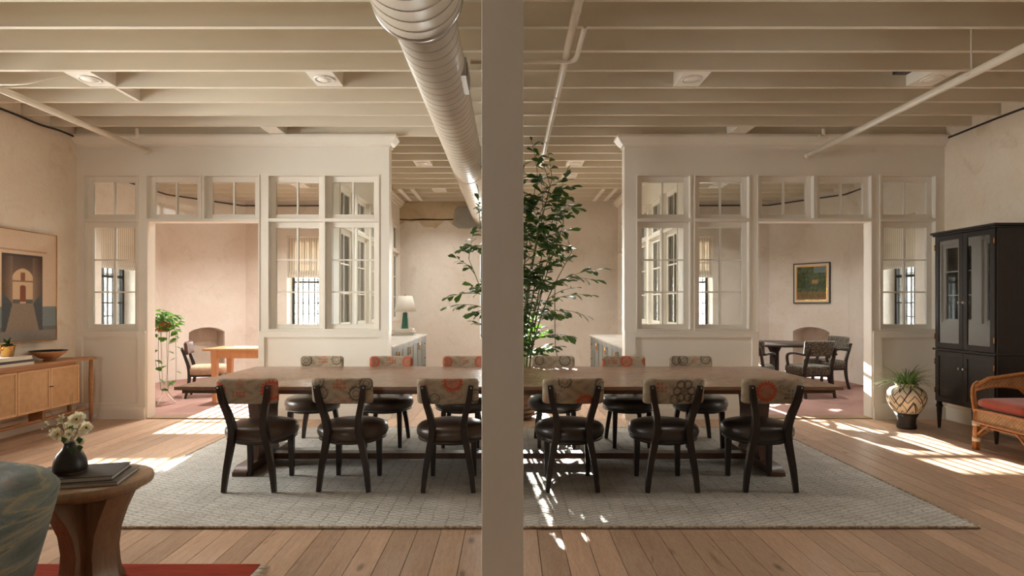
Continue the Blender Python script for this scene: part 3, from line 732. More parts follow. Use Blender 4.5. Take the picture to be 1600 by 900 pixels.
# patterned back fabric, woven motifs
def lin(c): return rgb(*c)[:3]
C_BASE, C_DARK, C_RED, C_PINK, C_GREY = lin((178, 160, 136)), lin((66, 60, 54)), lin((196, 74, 44)), lin((186, 108, 82)), lin((120, 110, 98))
rn = random.Random(9)
def pattern(x, z, motifs):
    c = list(C_BASE)
    def put(col, f):
        for k in R_(3): c[k] += (col[k] - c[k]) * f
    put(C_GREY, .55 * (.5 + .5 * math.sin(x * 61 + 3 * math.sin(z * 47))) * (.5 + .5 * math.sin(z * 83 + 2 * math.sin(x * 39))))
    for m in motifs:
        k, mx, mz, r = m
        dx, dz = x - mx, z - mz; d = math.hypot(dx, dz)
        if k == 'f' and d < r * 1.05:      # radiating flower
            a = math.atan2(dz, dx)
            if d > r * (.90 + .10 * math.cos(a * 18)): continue
            q = d / r
            if q > .62: put(C_RED, .88)
            elif q > .5: put(C_PINK, .8 if math.cos(a * 18) > 0 else .5)
            elif q > .22: put(C_RED, .75 if math.cos(a * 12) > -.2 else .2)
            else: put(C_PINK, .7)
        if k == 'r' and d < r * 1.1:      # dark lacy ring
            a = math.atan2(dz, dx); q = d / r
            if .72 < q < 1.0 + .06 * math.cos(a * 12): put(C_DARK, .72)
            elif .35 < q < .5: put(C_DARK, .55)
        if k == 'q' and d < r * 1.2:      # dark rosette of rings
            for j in R_(6):
                ex, ez = dx - .62 * r * math.cos(j * math.tau / 6), dz - .62 * r * math.sin(j * math.tau / 6)
                e_ = math.hypot(ex, ez) / (r * .38)
                if .62 < e_ < 1.05: put(C_DARK, .7)
            if d / r < .2: put(C_DARK, .6)
        if k in 'gG':                  # grid of small squares
            n_ = 4; pitch = r / 2
            ix, iz = dx / pitch + n_ / 2, dz / pitch + 1.5
            if 0 <= ix < n_ and 0 <= iz < 3:
                if iz >= 2 and not 1 <= ix < 3: continue
                if .2 < ix % 1 < .85 and .2 < iz % 1 < .8: put(C_RED if k == 'g' else C_DARK, .7)
        if k == 'c' and .75 * r < d < r: put(C_PINK, .7)
    return (*c, 1)
def back_panel(name, parent, motifs, W_=.222, Hh=.093, T=.05, zc=.742, yc=-.305, mat='vcol', curve=.55):
    nx, nz = 74, 32; R0 = .028
    def pos(u, w, s):
        zz = w * Hh; hw_ = W_ - R0 + math.sqrt(max(0, R0 ** 2 - max(0, abs(zz) - (Hh - R0)) ** 2)); x = u * hw_
        t = T / 2 * (1 - abs(u) ** 12) ** .5 * (1 - abs(w) ** 8) ** .5
        return (x, yc + curve * x * x - zz * .12 + s * t, zc + zz)
    vs, cols, fs = [], [], []
    for s in (-1, 1):
        for j in R_(nz + 1):
            for i in R_(nx + 1):
                u = 1.0 - 2.0 * i / nx; u = math.copysign(1 - (1 - abs(u)) ** 1.25, u); w = -1 + 2 * j / nz
                p = pos(u, w, s); vs.append(p); cols.append(pattern(p[0], p[2] - zc, motifs) if motifs else (1, 1, 1, 1))
    n1 = (nx + 1) * (nz + 1)
    for s in (0, 1):
        for j in R_(nz):
            for i in R_(nx):
                a = s * n1 + j * (nx + 1) + i; q = (a, a + nx + 1, a + nx + 2, a + 1); fs.append(q[::-1] if s == 0 else q)
    # note: x decreases with i, so the rear face (s=0) is reversed
    me = bpy.data.meshes.new(name); me.from_pydata(vs, [], fs); me.update(); me.polygons.foreach_set('use_smooth', [True] * len(fs))
    me.materials.append(M[mat])
    if motifs:
        ca = me.color_attributes.new('Col', 'FLOAT_COLOR', 'POINT'); ca.data.foreach_set('color', [c for q in cols for c in q])
    o = bpy.data.objects.new(name, me); COL.objects.link(o); o.parent = parent
    return o
def post_path(s):
    return catmull([(s * .183, -.255, 0), (s * .165, -.250, .16), (s * .135, -.250, .33), (s * .115, -.262, .45), (s * .125, -.297, .56), (s * .155, -.335, .68), (s * .172, -.352, .79)], 4)
def round_chair(leather, loc, rz, label, group=None, motifs=None, back_mat='vcol', seat_mat=None, name='dining_chair'):
    e = empty(name, loc, rz, label, 'chair', group)
    b = MB(); prof = [(.001, .352), (.215, .352), (.243, .362), (.262, .385), (.268, .41), (.262, .438), (.243, .458), (.20, .472), (.12, .480), (.001, .482)]
    b.lathe(prof, n=36); b.build('seat', seat_mat or leather, e)
    b = MB(); pts = [(.250 * math.cos(math.tau * k / 36), .250 * math.sin(math.tau * k / 36), .356) for k in R_(37)]; b.tube(pts, .006, 6, caps=False); b.build('piping', seat_mat or leather, e)
    b = MB(); b.lathe([(.001, .330), (.205, .330), (.205, .352), (.001, .352)], n=28); b.build('seat_frame', 'ebony', e)
    for s in (-1, 1):
        b = MB(); b.bar([(s * .165, .17, 0), (s * .160, .165, .345)], [.032, .048], [.032, .048]); b.build('leg', 'ebony', e, bevel=.003)
        pp = post_path(s); n_ = len(pp)
        b = MB(); b.bar(pp, lerpl([.032, .040, .046, .048, .044, .042, .036], n_), lerpl([.032, .040, .048, .062, .050, .040, .032], n_)); b.build('back_post', 'ebony', e, bevel=.003)
        b = MB()
        for z in (.715, .775): b.ball((s * (.160 + (z - .715) * .22), -.355 - (z - .715) * .22, z), .0055, 6)
        b.build('bolt', 'steel', e)
    o = back_panel('backrest', e, motifs, mat=back_mat)
    return e
near = [(-1.895, [('f', -.21, .005, .075), ('g', -.045, -.005, .05), ('f', .185, .005, .082), ('g', -.03, .07, .03)], 'red flower at each end of its back', 'leftmost near-side chair, a red flower at each end of its patterned back'),
        (-1.20, [('r', -.17, .07, .055), ('r', -.14, -.01, .05), ('r', .11, -.015, .055), ('r', .18, .055, .05), ('g', -.01, .055, .052), ('c', -.06, -.085, .02), ('c', .05, -.07, .025), ('c', .0, -.06, .02)], '', 'second near-side chair from the left, back with dark rings and red squares in the middle'),
        (-.44, [('f', .04, .075, .078), ('r', -.09, -.05, .04), ('c', .02, -.02, .02), ('c', .09, -.02, .02), ('g', .05, -.1, .03), ('r', .20, -.03, .05), ('g', -.16, .055, .03)], '', 'near-side chair just left of the column, red flower at top middle of its back'),
        (.465, [('f', .085, -.085, .072), ('r', -.065, .075, .05), ('G', -.12, -.04, .035), ('c', .03, -.01, .018), ('r', .20, .05, .05), ('g', -.19, -.06, .03)], '', 'near-side chair just right of the column, red flower at bottom of its back'),
        (1.185, [('q', .065, .005, .085), ('r', .0, -.055, .04), ('r', .135, -.055, .04), ('g', -.11, .03, .055), ('r', .205, .05, .03)], '', 'near-side chair with a dark rosette on its patterned back'),
        (1.91, [('f', -.06, .0, .080), ('G', .115, -.02, .05), ('r', .045, .03, .02), ('f', .245, .0, .05)], '', 'rightmost chair on the near side, one red flower left on its back')]
NY, FY = 4.585, 5.84
for i, (x, mo, _, lab) in enumerate(near):
    round_chair('leather' if i < 3 else 'leather_dark', (x, NY + (.0, .01, -.005, .0, -.005, .0)[i], .0145), R((1, -1, 0, 0, 1, -1)[i]), lab, 'near-side dining chairs', mo)
far = [(-1.92, [('r', -.15, .06, .055), ('r', .16, .05, .06), ('g', -.01, .06, .05)], 'leftmost far-side chair, dark rings on the back showing above the table'),
       (-1.205, [('f', -.17, .035, .062), ('f', .17, .035, .062), ('g', .0, .05, .055)], 'far-side chair with two red flowers on its back, in front of the lamp counter'),
       (-.46, [('f', -.17, .035, .07), ('f', .17, .035, .06), ('g', .0, .05, .05)], 'far-side chair partly behind the column, red flowers on its back'),
       (.455, [('r', .14, .05, .05), ('r', -.12, .05, .06), ('c', .02, .06, .02)], 'far-side chair just right of the column, greyish back in front of the palm'),
       (1.175, [('f', -.03, .04, .07), ('g', .11, .05, .05), ('f', .235, .03, .05), ('f', -.22, .04, .04)], 'far-side chair with a red flower centre right, below the right hall counter'),
       (1.87, [('r', .08, .05, .055), ('r', .15, .05, .05), ('r', -.15, .06, .05), ('g', -.05, .07, .03)], 'rightmost far-side chair, dark rings on the back showing above the table')]
for i, (x, mo, lab) in enumerate(far):
    round_chair('leather' if i < 3 else 'leather_dark', (x, FY, .0145), R(180 + (0, 1, 0, 0, -1, 0)[i]), lab, 'far-side dining chairs', mo)

# ================= LEFT SIDE =================
# credenza against the left wall
cz = .765; cx0, cx1 = -5.19, -4.90; cy0, cy1 = 4.95, 6.97
cr_ = empty('sideboard', ((cx0 + cx1) / 2, (cy0 + cy1) / 2, 0), label='light oak sideboard with woven cane doors along the left wall', cat='sideboard')
def loc(e, mb): mb.M = Matrix.Translation(-e.location); return mb
q = loc(cr_, MB())
q.prism([(cx0, cy0 + .02), (cx1 - .02, cy0 - .10), (cx1 + .03, cy0 - .06), (cx1 + .02, cy0 + .10), (cx1, (cy0 + cy1) / 2), (cx1 + .02, cy1 - .10), (cx1 + .03, cy1 + .06), (cx1 - .02, cy1 + .10), (cx0, cy1 - .02)], cz - .028, cz)
q.build('top', 'oak', cr_, bevel=.005)
by0, by1, bz0, bz1 = 5.11, 6.83, .255, .705
q = loc(cr_, MB()); q.box(cx0 + .01, cx1 - .045, by0, by1, bz0, bz1); q.box(cx0 + .02, cx1 - .03, by0 + .05, by1 - .05, bz1, cz - .028); q.build('body', 'oak', cr_, bevel=.003)
dw = (by1 - by0) / 4
for i in R_(4):
    a, c = by0 + dw * i + .003, by0 + dw * (i + 1) - .003; x0, x1 = cx1 - .045, cx1 - .025
    q = loc(cr_, MB()); fw = .024
    q.box(x0, x1, a, a + fw, bz0 + .004, bz1 - .004); q.box(x0, x1, c - fw, c, bz0 + .004, bz1 - .004)
    q.box(x0, x1, a + fw, c - fw, bz0 + .004, bz0 + .004 + fw); q.box(x0, x1, a + fw, c - fw, bz1 - .004 - fw, bz1 - .004)
    d = q.build('door', 'oak_pale', cr_, bevel=.002)
    q = loc(cr_, MB()); q.box(x0 + .002, x1 - .008, a + fw, c - fw, bz0 + fw, bz1 - fw); q.build('cane_panel', 'cane', d)
    yk = (c - .012) if i % 2 == 0 else (a + .012)
    q = loc(cr_, MB()); q.tube([(x1, yk, .50), (x1 + .016, yk, .50)], .006, 8); q.build('knob', 'black_metal', d)
for y in (cy0 + .02, cy1 + .02):
    for x in (cx1 - .005, cx0 + .03):
        q = loc(cr_, MB()); yy = y
        q.tube([(x - .01, yy, 0), (x, yy, .12), (x, yy, .5), (x, yy, cz - .028)], [.016, .022, .026, .020], 14); q.build('leg', 'oak', cr_)
q = loc(cr_, MB()); q.tube(catmull([(cx1 - .02, cy0 + .02, .17), (cx1 - .10, cy0 + .4, .145), (cx1 - .12, (cy0 + cy1) / 2, .14), (cx1 - .10, cy1 - .4, .145), (cx1 - .02, cy1 + .02, .17)], 6), [.012] + [.019] * 23 + [.012], 10); q.build('stretcher', 'oak', cr_)
for y in (5.6, 6.4):
    q = loc(cr_, MB()); q.box(cx0 + .04, cx1 - .1, y - .02, y + .02, .13, bz0); q.build('strut', 'oak', cr_)
# painting
py0, py1, pz0, pz1 = 5.90, 6.835, .985, 2.165
pt = empty('painting', (XL + .0, (py0 + py1) / 2, (pz0 + pz1) / 2), label='large painting of an arched passage seen through a doorway, on the left wall', cat='painting')
nx, nz = 110, 140; vs, cols, fs = [], [], []
def paint_px(u, v):
    # u to the right (depth), v upward
    n1 = rn.uniform(-5, 5)
    wob = 0
    def c3(*k): return tuple(max(0, min(255, t_ + n1)) for t_ in k)
    cx_ = .50; du = abs(u - cx_)
    if v < .10: return c3(132, 124, 116)
    col = c3(212, 186, 160)
    if v < .32: col = c3(120, 130, 132)
    if v < .13: col = c3(104, 104, 102)
    if .82 < v < .835 and .12 < u < .85: col = c3(176, 142, 112)
    if du < .29 + wob and v < .79:       # opening
        g = max(0, min(1, (v - .60) / .19)); col = c3(122 - 44 * g, 100 - 40 * g, 84 - 34 * g)
        if du > .235: col = c3(62, 74, 82)                     # blue jambs
        # far arch
        ax = du / .145; top = .56 + .10 * math.sqrt(max(0, 1 - ax * ax)) if ax < 1 else 0
        if ax < 1 and .345 < v < top:
            col = c3(214, 184, 150)
            if du < .035 and .55 < v < .625: col = c3(140, 92, 66)
            if du < .042 and .36 < v < .49 + .02 * math.sqrt(max(0, 1 - (du / .042) ** 2)): col = c3(132, 74, 52)
            if abs(v - .545) < .006: col = c3(150, 116, 90)
            if v < .385 and du > .042: col = c3(96, 92, 84)
        # wainscot of the passage and floor
        elif v < .345 + (du - .145) * -.0:
            fl = .145 + (.345 - v) * .36
            col = c3(140, 124, 108) if du < fl else c3(74, 78, 82)
        elif v < .345 + (du - .145) * .75 and du >= .145: col = c3(76, 82, 84)
        elif du >= .145: g = max(0, (v - .55) * 150); col = c3(150 - 420 * (du - .145) - g, 124 - 380 * (du - .145) - g, 104 - 330 * (du - .145) - g)
        if v > .765: col = c3(62, 50, 44)
    return col
for j in R_(nz + 1):
    for i in R_(nx + 1):
        u, v = i / nx, j / nz; vs.append((.032, (u - .5) * (py1 - py0), (v - .5) * (pz1 - pz0))); cols.append((*lin(paint_px(u, v)), 1))
for j in R_(nz):
    for i in R_(nx): a = j * (nx + 1) + i; fs.append((a, a + 1, a + nx + 2, a + nx + 1))
me = bpy.data.meshes.new('canvas'); me.from_pydata(vs, [], fs); ca = me.color_attributes.new('Col', 'FLOAT_COLOR', 'POINT'); ca.data.foreach_set('color', [c for q_ in cols for c in q_])
me.materials.append(M['art']); o = bpy.data.objects.new('canvas', me); COL.objects.link(o); o.parent = pt
hy, hz = (py1 - py0) / 2, (pz1 - pz0) / 2
for (a, c, d, e_) in ((-hy - .01, -hy, -hz - .01, hz + .01), (hy, hy + .01, -hz - .01, hz + .01), (-hy, hy, hz, hz + .01), (-hy, hy, -hz - .01, -hz)):
    MB().box(.001, .038, a, c, d, e_).build('frame', 'brass', pt, bevel=.001)
MB().box(.001, .03, -hy, hy, -hz, hz).build('backing', 'cover_tan', pt)
# stack of books, brass pot, bowl on the sideboard
def book(l, loc_, size, rz, cover, label, group=None, cat='book'):
    e = empty('book', loc_, rz, label, cat, group); x, y, z = size
    b = MB(); b.box(-x / 2, x / 2, -y / 2, y / 2, 0, .003); b.box(-x / 2, x / 2, -y / 2, y / 2, z - .003, z); b.box(-x / 2, -x / 2 + .004, -y / 2, y / 2, .003, z - .003); b.build('cover', cover, e)
    MB().box(-x / 2 + .004, x / 2 - .005, -y / 2 + .005, y / 2 - .005, .003, z - .003).build('pages', 'page', e); return e
by = 5.93; bx = -5.03
book(0, (bx, by, cz), (.25, .46, .030), R(90 - 90), 'cover_white', 'lowest white book in the stack on the sideboard', 'books on the sideboard')
book(0, (bx, by, cz + .030), (.25, .45, .026), R(181), 'cover_dark', 'middle dark book in the stack on the sideboard', 'books on the sideboard')
book(0, (bx, by - .01, cz + .056), (.25, .43, .036), R(0), 'cover_white', 'thick white book on top of the stack on the sideboard', 'books on the sideboard')
zt = cz + .092
p = empty('brass_pot', (-5.03, 5.97, zt), label='small brass pot with ear handles on the book stack', cat='pot')
b = MB(); b.lathe([(.001, 0), (.048, 0), (.052, .004), (.060, .095), (.070, .108), (.066, .112), (.056, .10), (.046, .02), (.001, .018)]); b.build('body', 'brass', p)
b = MB()
for s in (-1, 1): b.tube(catmull([(0, s * .055, .07), (0, s * .078, .078), (0, s * .092, .10), (0, s * .066, .106)], 4), .006, 8)
b.build('handle', 'brass', p)
MB().lathe([(.001, .09), (.058, .09), (.001, .094)]).build('soil', 'soil', p)
e = empty('small_plant', (-5.03, 5.97, zt + .09), label='small feathery green plant growing in the brass pot', cat='plant')
b = MB(); rq = random.Random(4)
for i in R_(46):
    a = rq.uniform(0, math.tau); L = rq.uniform(.06, .13); el = rq.uniform(.15, 1.3); d = Vector((math.cos(a) * math.cos(el), math.sin(a) * math.cos(el), math.sin(el)))
    s_ = Vector((-math.sin(a), math.cos(a), 0)); pts = [d * (L * k / 3) + Vector((0, 0, .03 - .04 * (k / 3) ** 2)) for k in R_(4)]
    wd = [.002, .012, .010, .001]; o0 = len(b.v)
    b.add([v_ for k in R_(4) for v_ in (pts[k] - s_ * wd[k], pts[k] + s_ * wd[k])], [(0, 1, 3, 2), (2, 3, 5, 4), (4, 5, 7, 6)], True)
tag(b.build('foliage', 'leaf', e), kind='stuff')
e = empty('bowl', (-5.04, 6.52, cz), label='wide footed brown and dark green bowl on the sideboard', cat='bowl')
MB().lathe([(.001, 0), (.055, 0), (.052, .012), (.045, .018), (.09, .035), (.155, .085), (.172, .108)], n=36).build('outside', 'oak', e)
MB().lathe([(.172, .108), (.176, .114), (.168, .113), (.145, .085), (.08, .04), (.001, .030)], n=36).build('glazed_inside', 'ceramic_black', e)
b = MB()
for k in R_(34):
    a = math.tau * k / 34; b.ball((.165 * math.cos(a), .165 * math.sin(a), .109), .006, 5)
b.build('rim_beads', 'cover_grey', e)
# round side table, books, vase
st = empty('side_table', (-2.05, 2.917, .0125), label='round walnut side table with a curved pedestal, lower left', cat='table')
b = MB(); b.lathe([(.001, .478), (.255, .478), (.267, .484), (.270, .500), (.266, .516), (.258, .52), (.001, .52)], n=64); b.build('top', 'walnut_top', st)
b = MB(); b.lathe([(.001, .455), (.215, .455), (.215, .478), (.001, .478)], n=48); b.build('apron', 'walnut', st)
for k in R_(4):           # four curved fins
    a = R(45 + 90 * k + 22)
    prof = [(.001, .0), (.14, .0), (.135, .03), (.118, .055), (.110, .10), (.105, .17), (.118, .26), (.15, .34), (.195, .42), (.212, .455), (.001, .455)]
    b = MB(Matrix.Rotation(a, 4, 'Z')); b.prism(prof, -.06, .06, 'xz'); b.build('leg', 'walnut', st, bevel=.004)
bkA = (-2.075, 2.87)
book(0, (-2.06, 2.88, .5325), (.40, .29, .020), R(14), 'cover_grey', 'lower grey book under the vase on the side table', 'books on the side table')
book(0, (-2.075, 2.88, .5525), (.36, .26, .022), R(16), 'cover_dark', 'upper dark book directly under the black vase', 'books on the side table')
vz = .5745
v_ = empty('vase', (-2.115, 2.87, vz), label='small matte black bottle vase on the books', cat='vase')
MB().lathe([(.001, 0), (.060, 0), (.070, .006), (.071, .03), (.066, .06), (.052, .09), (.033, .112), (.026, .128), (.027, .142), (.021, .142), (.020, .125), (.001, .12)], n=40).build('body', 'ceramic_black', v_)
MB().lathe([(.050, -.0), (.0665, .001), (.068, .004), (.0705, .006)], n=40).build('foot_ring', 'cover_tan', v_)
fl = empty('flowers', (-2.115, 2.87, vz + .13), label='cream white flowers and wispy dried stems in the black vase', cat='flowers')
rq = random.Random(12)
def blossom(c, r, nrm, n=9, name='blossom', mat='petal'):
    nrm = Vector(nrm).normalized(); u = nrm.orthogonal().normalized(); w_ = nrm.cross(u); b = MB(); c = Vector(c)
    for lay in R_(3):
        for k in R_(n):
            a = math.tau * (k + .5 * lay) / n; d = u * math.cos(a) + w_ * math.sin(a); s_ = nrm.cross(d); rr_ = r * (1 - .24 * lay) * rq.uniform(.72, 1.15)
            lift = nrm * (r * (.10 + .34 * lay + rq.uniform(-.1, .22))); wd = rr_ * .30
            b.add([c, c + d * rr_ * .5 - s_ * wd + lift * .6, c + d * rr_ * .5 + s_ * wd + lift * .6, c + d * rr_ - s_ * wd * .8 + lift, c + d * rr_ + s_ * wd * .8 + lift], [(0, 1, 2), (1, 3, 4, 2)], True)
    o = b.build(name, mat, fl); MB().ball(c + nrm * r * .2, r * .16, 6).build('centre', 'cover_dark', o); return o
def stem(p1, name='stem', r=.0016, mat='cane_green'):
    b = MB(); p1 = Vector(p1); b.tube(catmull([(0, 0, -.10), (p1.x * .15, p1.y * .15, 0), (p1.x * .6, p1.y * .6, p1.z * .55), p1], 4), r, 5); return b.build(name, mat, fl)
for c, r, nr in (((.050, -.02, .125), .040, (.2, -1, .35)), ((.075, 0, .085), .034, (.8, -.7, -.2)), ((-.042, -.02, .055), .034, (-.3, -1, .2)), ((.02, -.01, .11), .028, (0, -.5, 1)), ((.055, -.01, .02), .024, (.5, -.8, -.1)), ((.02, -.03, .06), .024, (.1, -1, 0)), ((-.01, -.01, .03), .022, (-.2, -1, 0)), ((-.02, .01, .09), .02, (-.2, -.6, .6))):
    stem(c); blossom(c, r, nr)
for i in R_(12):
    c = (rq.uniform(-.115, -.02) if i < 8 else rq.uniform(0, .06), rq.uniform(-.03, .03), rq.uniform(.06, .15)); stem(c, r=.001); b = MB()
    for k in R_(5): b.ball((c[0] + rq.uniform(-.012, .012), c[1] + rq.uniform(-.01, .01), c[2] + rq.uniform(-.02, .012)), rq.uniform(.003, .0065), 5)
    b.build('bud', 'petal', fl)
for c in ((-.14, 0, .125), (-.16, .01, .13), (.0, .0, .24), (.01, 0, .25), (.13, .0, .15), (-.10, .0, .17), (-.09, 0, .04)): stem(c, 'wisp', .0008, 'cane_green')
for c in ((.03, -.03, .09), (-.01, -.03, .03), (.06, -.02, -.01), (.065, -.03, .03), (.03, -.035, -.02)):
    b = MB(); c = Vector(c); b.add([c + Vector(v) for v in ((-.016, 0, 0), (0, -.006, .018), (.018, 0, .004), (.004, -.003, -.02))], [(0, 3, 2, 1)], True); b.build('leaf', 'leaf', fl)
# barrel armchair, lower left corner
ac = empty('armchair', (-2.105, 2.02, .0125), R(0), 'blue green and gold wave-patterned barrel armchair at the lower left corner', 'armchair')
b = MB(); n = 40; outer_b, rings = [], []
def shell_ring(z, ro, ri_, flare=0):
    return None
A0, A1 = R(-38), R(218)
prof = [(.34, .10), (.375, .30), (.418, .47), (.452, .605), (.464, .66), (.460, .69), (.440, .716), (.39, .734), (.32, .732), (.265, .71), (.245, .67), (.24, .56), (.24, .38)]
rings = []
for k in R_(n + 1):
    a = A0 + (A1 - A0) * k / n; f = 1 - .32 * max(0, abs(a - R(90)) / R(128) - .45) ** 1.3
    rings.append([(r * math.cos(a), r * math.sin(a) * 1.0, z * (f if z > .3 else 1)) for r, z in prof])
b.loft(rings); b.build('shell', 'barrel_fabric', ac)
pts = [(.462 * math.cos(A0 + (A1 - A0) * k / n), .462 * math.sin(A0 + (A1 - A0) * k / n), .68 * (1 - .32 * max(0, abs(A0 + (A1 - A0) * k / n - R(90)) / R(128) - .45) ** 1.3)) for k in R_(n + 1)]
MB().tube(pts, .005, 6).build('piping', 'barrel_fabric', ac)
MB().lathe([(.001, .12), (.25, .12), (.255, .40), (.25, .45), (.22, .47), (.001, .48)], n=36).build('seat', 'barrel_fabric', ac)
MB().lathe([(.001, 0), (.22, 0), (.22, .03), (.06, .05), (.05, .12), (.001, .12)], n=28).build('swivel_base', 'black_metal', ac)
# ================= RIGHT SIDE =================
# tall dark display cabinet
gx0, gx1, gy0, gy1 = 4.79, 5.25, 5.86, 6.70
cb = empty('display_cabinet', ((gx0 + gx1) / 2, (gy0 + gy1) / 2, 0), label='tall near-black cabinet with glazed upper doors against the right wall', cat='cabinet')
def L_(mb=None, e=cb):
    m_ = mb or MB(); m_.M = Matrix.Translation(-e.location); return m_
zb0, zm, zt_ = .30, .885, 2.14
b = L_(); t_ = .025
b.box(gx0 + .02, gx1, gy0, gy0 + t_, zb0, zt_); b.box(gx0 + .02, gx1, gy1 - t_, gy1, zb0, zt_); b.box(gx1 - .02, gx1, gy0 + t_, gy1 - t_, zb0, zt_)
b.box(gx0 + .02, gx1 - .02, gy0 + t_, gy1 - t_, zb0, zb0 + t_); b.box(gx0 + .02, gx1 - .02, gy0 + t_, gy1 - t_, zm - .02, zm + .02); b.box(gx0 + .02, gx1 - .02, gy0 + t_, gy1 - t_, zt_ - t_, zt_)
b.build('body', 'black_wood', cb, bevel=.003)
b = L_(); b.box(gx0 - .03, gx1, gy0 - .03, gy1 + .03, zt_ + .02, zt_ + .045); b.box(gx0 - .015, gx1, gy0 - .015, gy1 + .015, zt_, zt_ + .02); b.build('cornice', 'black_wood', cb, bevel=.006)
b = L_(); b.box(gx0 - .015, gx1, gy0 - .015, gy1 + .015, zm - .012, zm + .012); b.build('waist_moulding', 'black_wood', cb, bevel=.006)
for z in (1.2, 1.5, 1.8):
    L_().box(gx0 + .05, gx1 - .02, gy0 + t_, gy1 - t_, z - .009, z + .009).build('shelf', 'black_wood', cb)
ym = (gy0 + gy1) / 2
for (a, c, z0, z1, gl) in ((gy0 + .012, ym - .002, zm + .02, zt_ - .004, 1), (ym + .002, gy1 - .012, zm + .02, zt_ - .004, 1), (gy0 + .012, ym - .002, zb0 + .01, zm - .018, 0), (ym + .002, gy1 - .012, zb0 + .01, zm - .018, 0)):
    fw = .055; b = L_(); x0, x1 = gx0, gx0 + .022
    b.box(x0, x1, a, a + fw, z0, z1); b.box(x0, x1, c - fw, c, z0, z1); b.box(x0, x1, a + fw, c - fw, z0, z0 + fw); b.box(x0, x1, a + fw, c - fw, z1 - fw, z1)
    d = b.build('door', 'black_wood', cb, bevel=.002)
    if gl: L_().box(x0 + .008, x0 + .012, a + fw, c - fw, z0 + fw, z1 - fw).build('pane', 'cabinet_glass', d)
    else: L_().box(x0 + .010, x0 + .018, a + fw, c - fw, z0 + fw, z1 - fw).build('panel', 'black_wood', d)
    yk = c - .028 if c < ym + .001 else a + .028; zk = 1.40 if gl else .70
    b = MB(); b.lathe([(.001, 0), (.006, 0), (.006, .014), (.014, .02), (.014, .028), (.001, .034)], n=14)
    o = b.build('knob', 'steel', d); o.rotation_euler = (0, R(-90), 0); o.location = Vector((x0, yk, zk)) - cb.location
    ys = a if c < ym + .001 else c
    for zz in (z0 + .12, z1 - .12): L_().tube([(x0 - .004, ys, zz - .03), (x0 - .004, ys, zz + .03)], .006, 8).build('hinge', 'brass', d)
for y in (gy0 + .03, gy1 - .03):
    for x in (gx0 + .035, gx1 - .035):
        b = L_(); b.tube([(x, y, .0), (x, y, .02), (x, y, .2), (x, y, .235), (x, y, .24), (x, y, .26), (x, y, .27), (x, y, .302)], [.012, .016, .026, .027, .034, .034, .026, .028], 14); b.build('leg', 'black_wood', cb)
# patterned planter
pv = empty('ceramic_vase', (4.45, 6.66, 0), label='big round cream vase with black zigzag lines and a black foot', cat='vase')
m, t, b = nt('zigzag'); v = coord(t, 'object'); 
s = sepxyz(t, v); th = math_n(t, 'ARCTAN2', s[1], s[0])
wv = math_n(t, 'MULTIPLY', math_n(t, 'SUBTRACT', noise(t, v, 9, 2), .5), .5)
tri = math_n(t, 'ABSOLUTE', math_n(t, 'SUBTRACT', math_n(t, 'FRACT', math_n(t, 'MULTIPLY', th, 9 / math.tau)), .5))
zz = math_n(t, 'ADD', math_n(t, 'MULTIPLY', s[2], 1 / .085), wv)
f1 = math_n(t, 'ABSOLUTE', math_n(t, 'SUBTRACT', math_n(t, 'FRACT', math_n(t, 'ADD', zz, math_n(t, 'MULTIPLY', tri, 2.0))), .5))
tri2 = math_n(t, 'ABSOLUTE', math_n(t, 'SUBTRACT', math_n(t, 'FRACT', math_n(t, 'ADD', math_n(t, 'MULTIPLY', th, 4.5 / math.tau), .3)), .5))
f2 = math_n(t, 'ABSOLUTE', math_n(t, 'SUBTRACT', math_n(t, 'FRACT', math_n(t, 'SUBTRACT', math_n(t, 'MULTIPLY', zz, .5), math_n(t, 'MULTIPLY', tri2, 2.6))), .5))
c = ramp(t, math_n(t, 'MINIMUM', f1, f2), .055, .085, rgb(40, 36, 34), rgb(222, 206, 180))
t.links.new(c, b.inputs['Base Color']); b.inputs['Roughness'].default_value = .4; M['zigzag'] = m
MB().lathe([(.001, 0), (.095, 0), (.10, .02), (.088, .07), (.095, .12), (.118, .175)], n=40).build('foot', 'ceramic_black', pv)
MB().lathe([(.118, .175), (.155, .225), (.185, .29), (.195, .35), (.185, .405), (.155, .445), (.12, .463), (.105, .468)], n=44).build('body', 'zigzag', pv)
MB().lathe([(.105, .468), (.108, .485), (.115, .498), (.105, .50), (.095, .485), (.095, .46), (.001, .455)], n=40).build('rim', 'zigzag', pv)
gp = empty('grass_plant', (4.45, 6.66, .455), label='arching grassy green plant in the zigzag vase', cat='plant')
b = MB(); rq = random.Random(21)
for i in R_(130):
    a = rq.uniform(0, math.tau); L = rq.uniform(.22, .42); el = rq.uniform(.55, 1.45); pts = []; p = Vector((math.cos(a) * .04, math.sin(a) * .04, 0))
    for k in R_(7):
        pts.append(p.copy()); e2 = el - k * rq.uniform(.18, .34); p = p + Vector((math.cos(a) * math.cos(e2), math.sin(a) * math.cos(e2), math.sin(e2))) * L / 6
    s_ = Vector((-math.sin(a), math.cos(a), 0)); wd = [.004, .006, .0065, .006, .005, .003, .0006]
    b.add([q for k in R_(7) for q in (pts[k] - s_ * wd[k], pts[k] + s_ * wd[k])], [(2 * k, 2 * k + 1, 2 * k + 3, 2 * k + 2) for k in R_(6)], True)
tag(b.build('foliage', 'grass', gp), kind='stuff')
# rattan armchair
ra = empty('rattan_armchair', (4.78, 5.38, 0), 0, 'woven rattan armchair with a coral seat cushion, right edge', 'armchair')
def T(*pts_, r=.014, name='frame', mat='rattan', k=5, par=ra):
    return MB().tube(catmull(pts_, k), r, 8).build(name, mat, par)
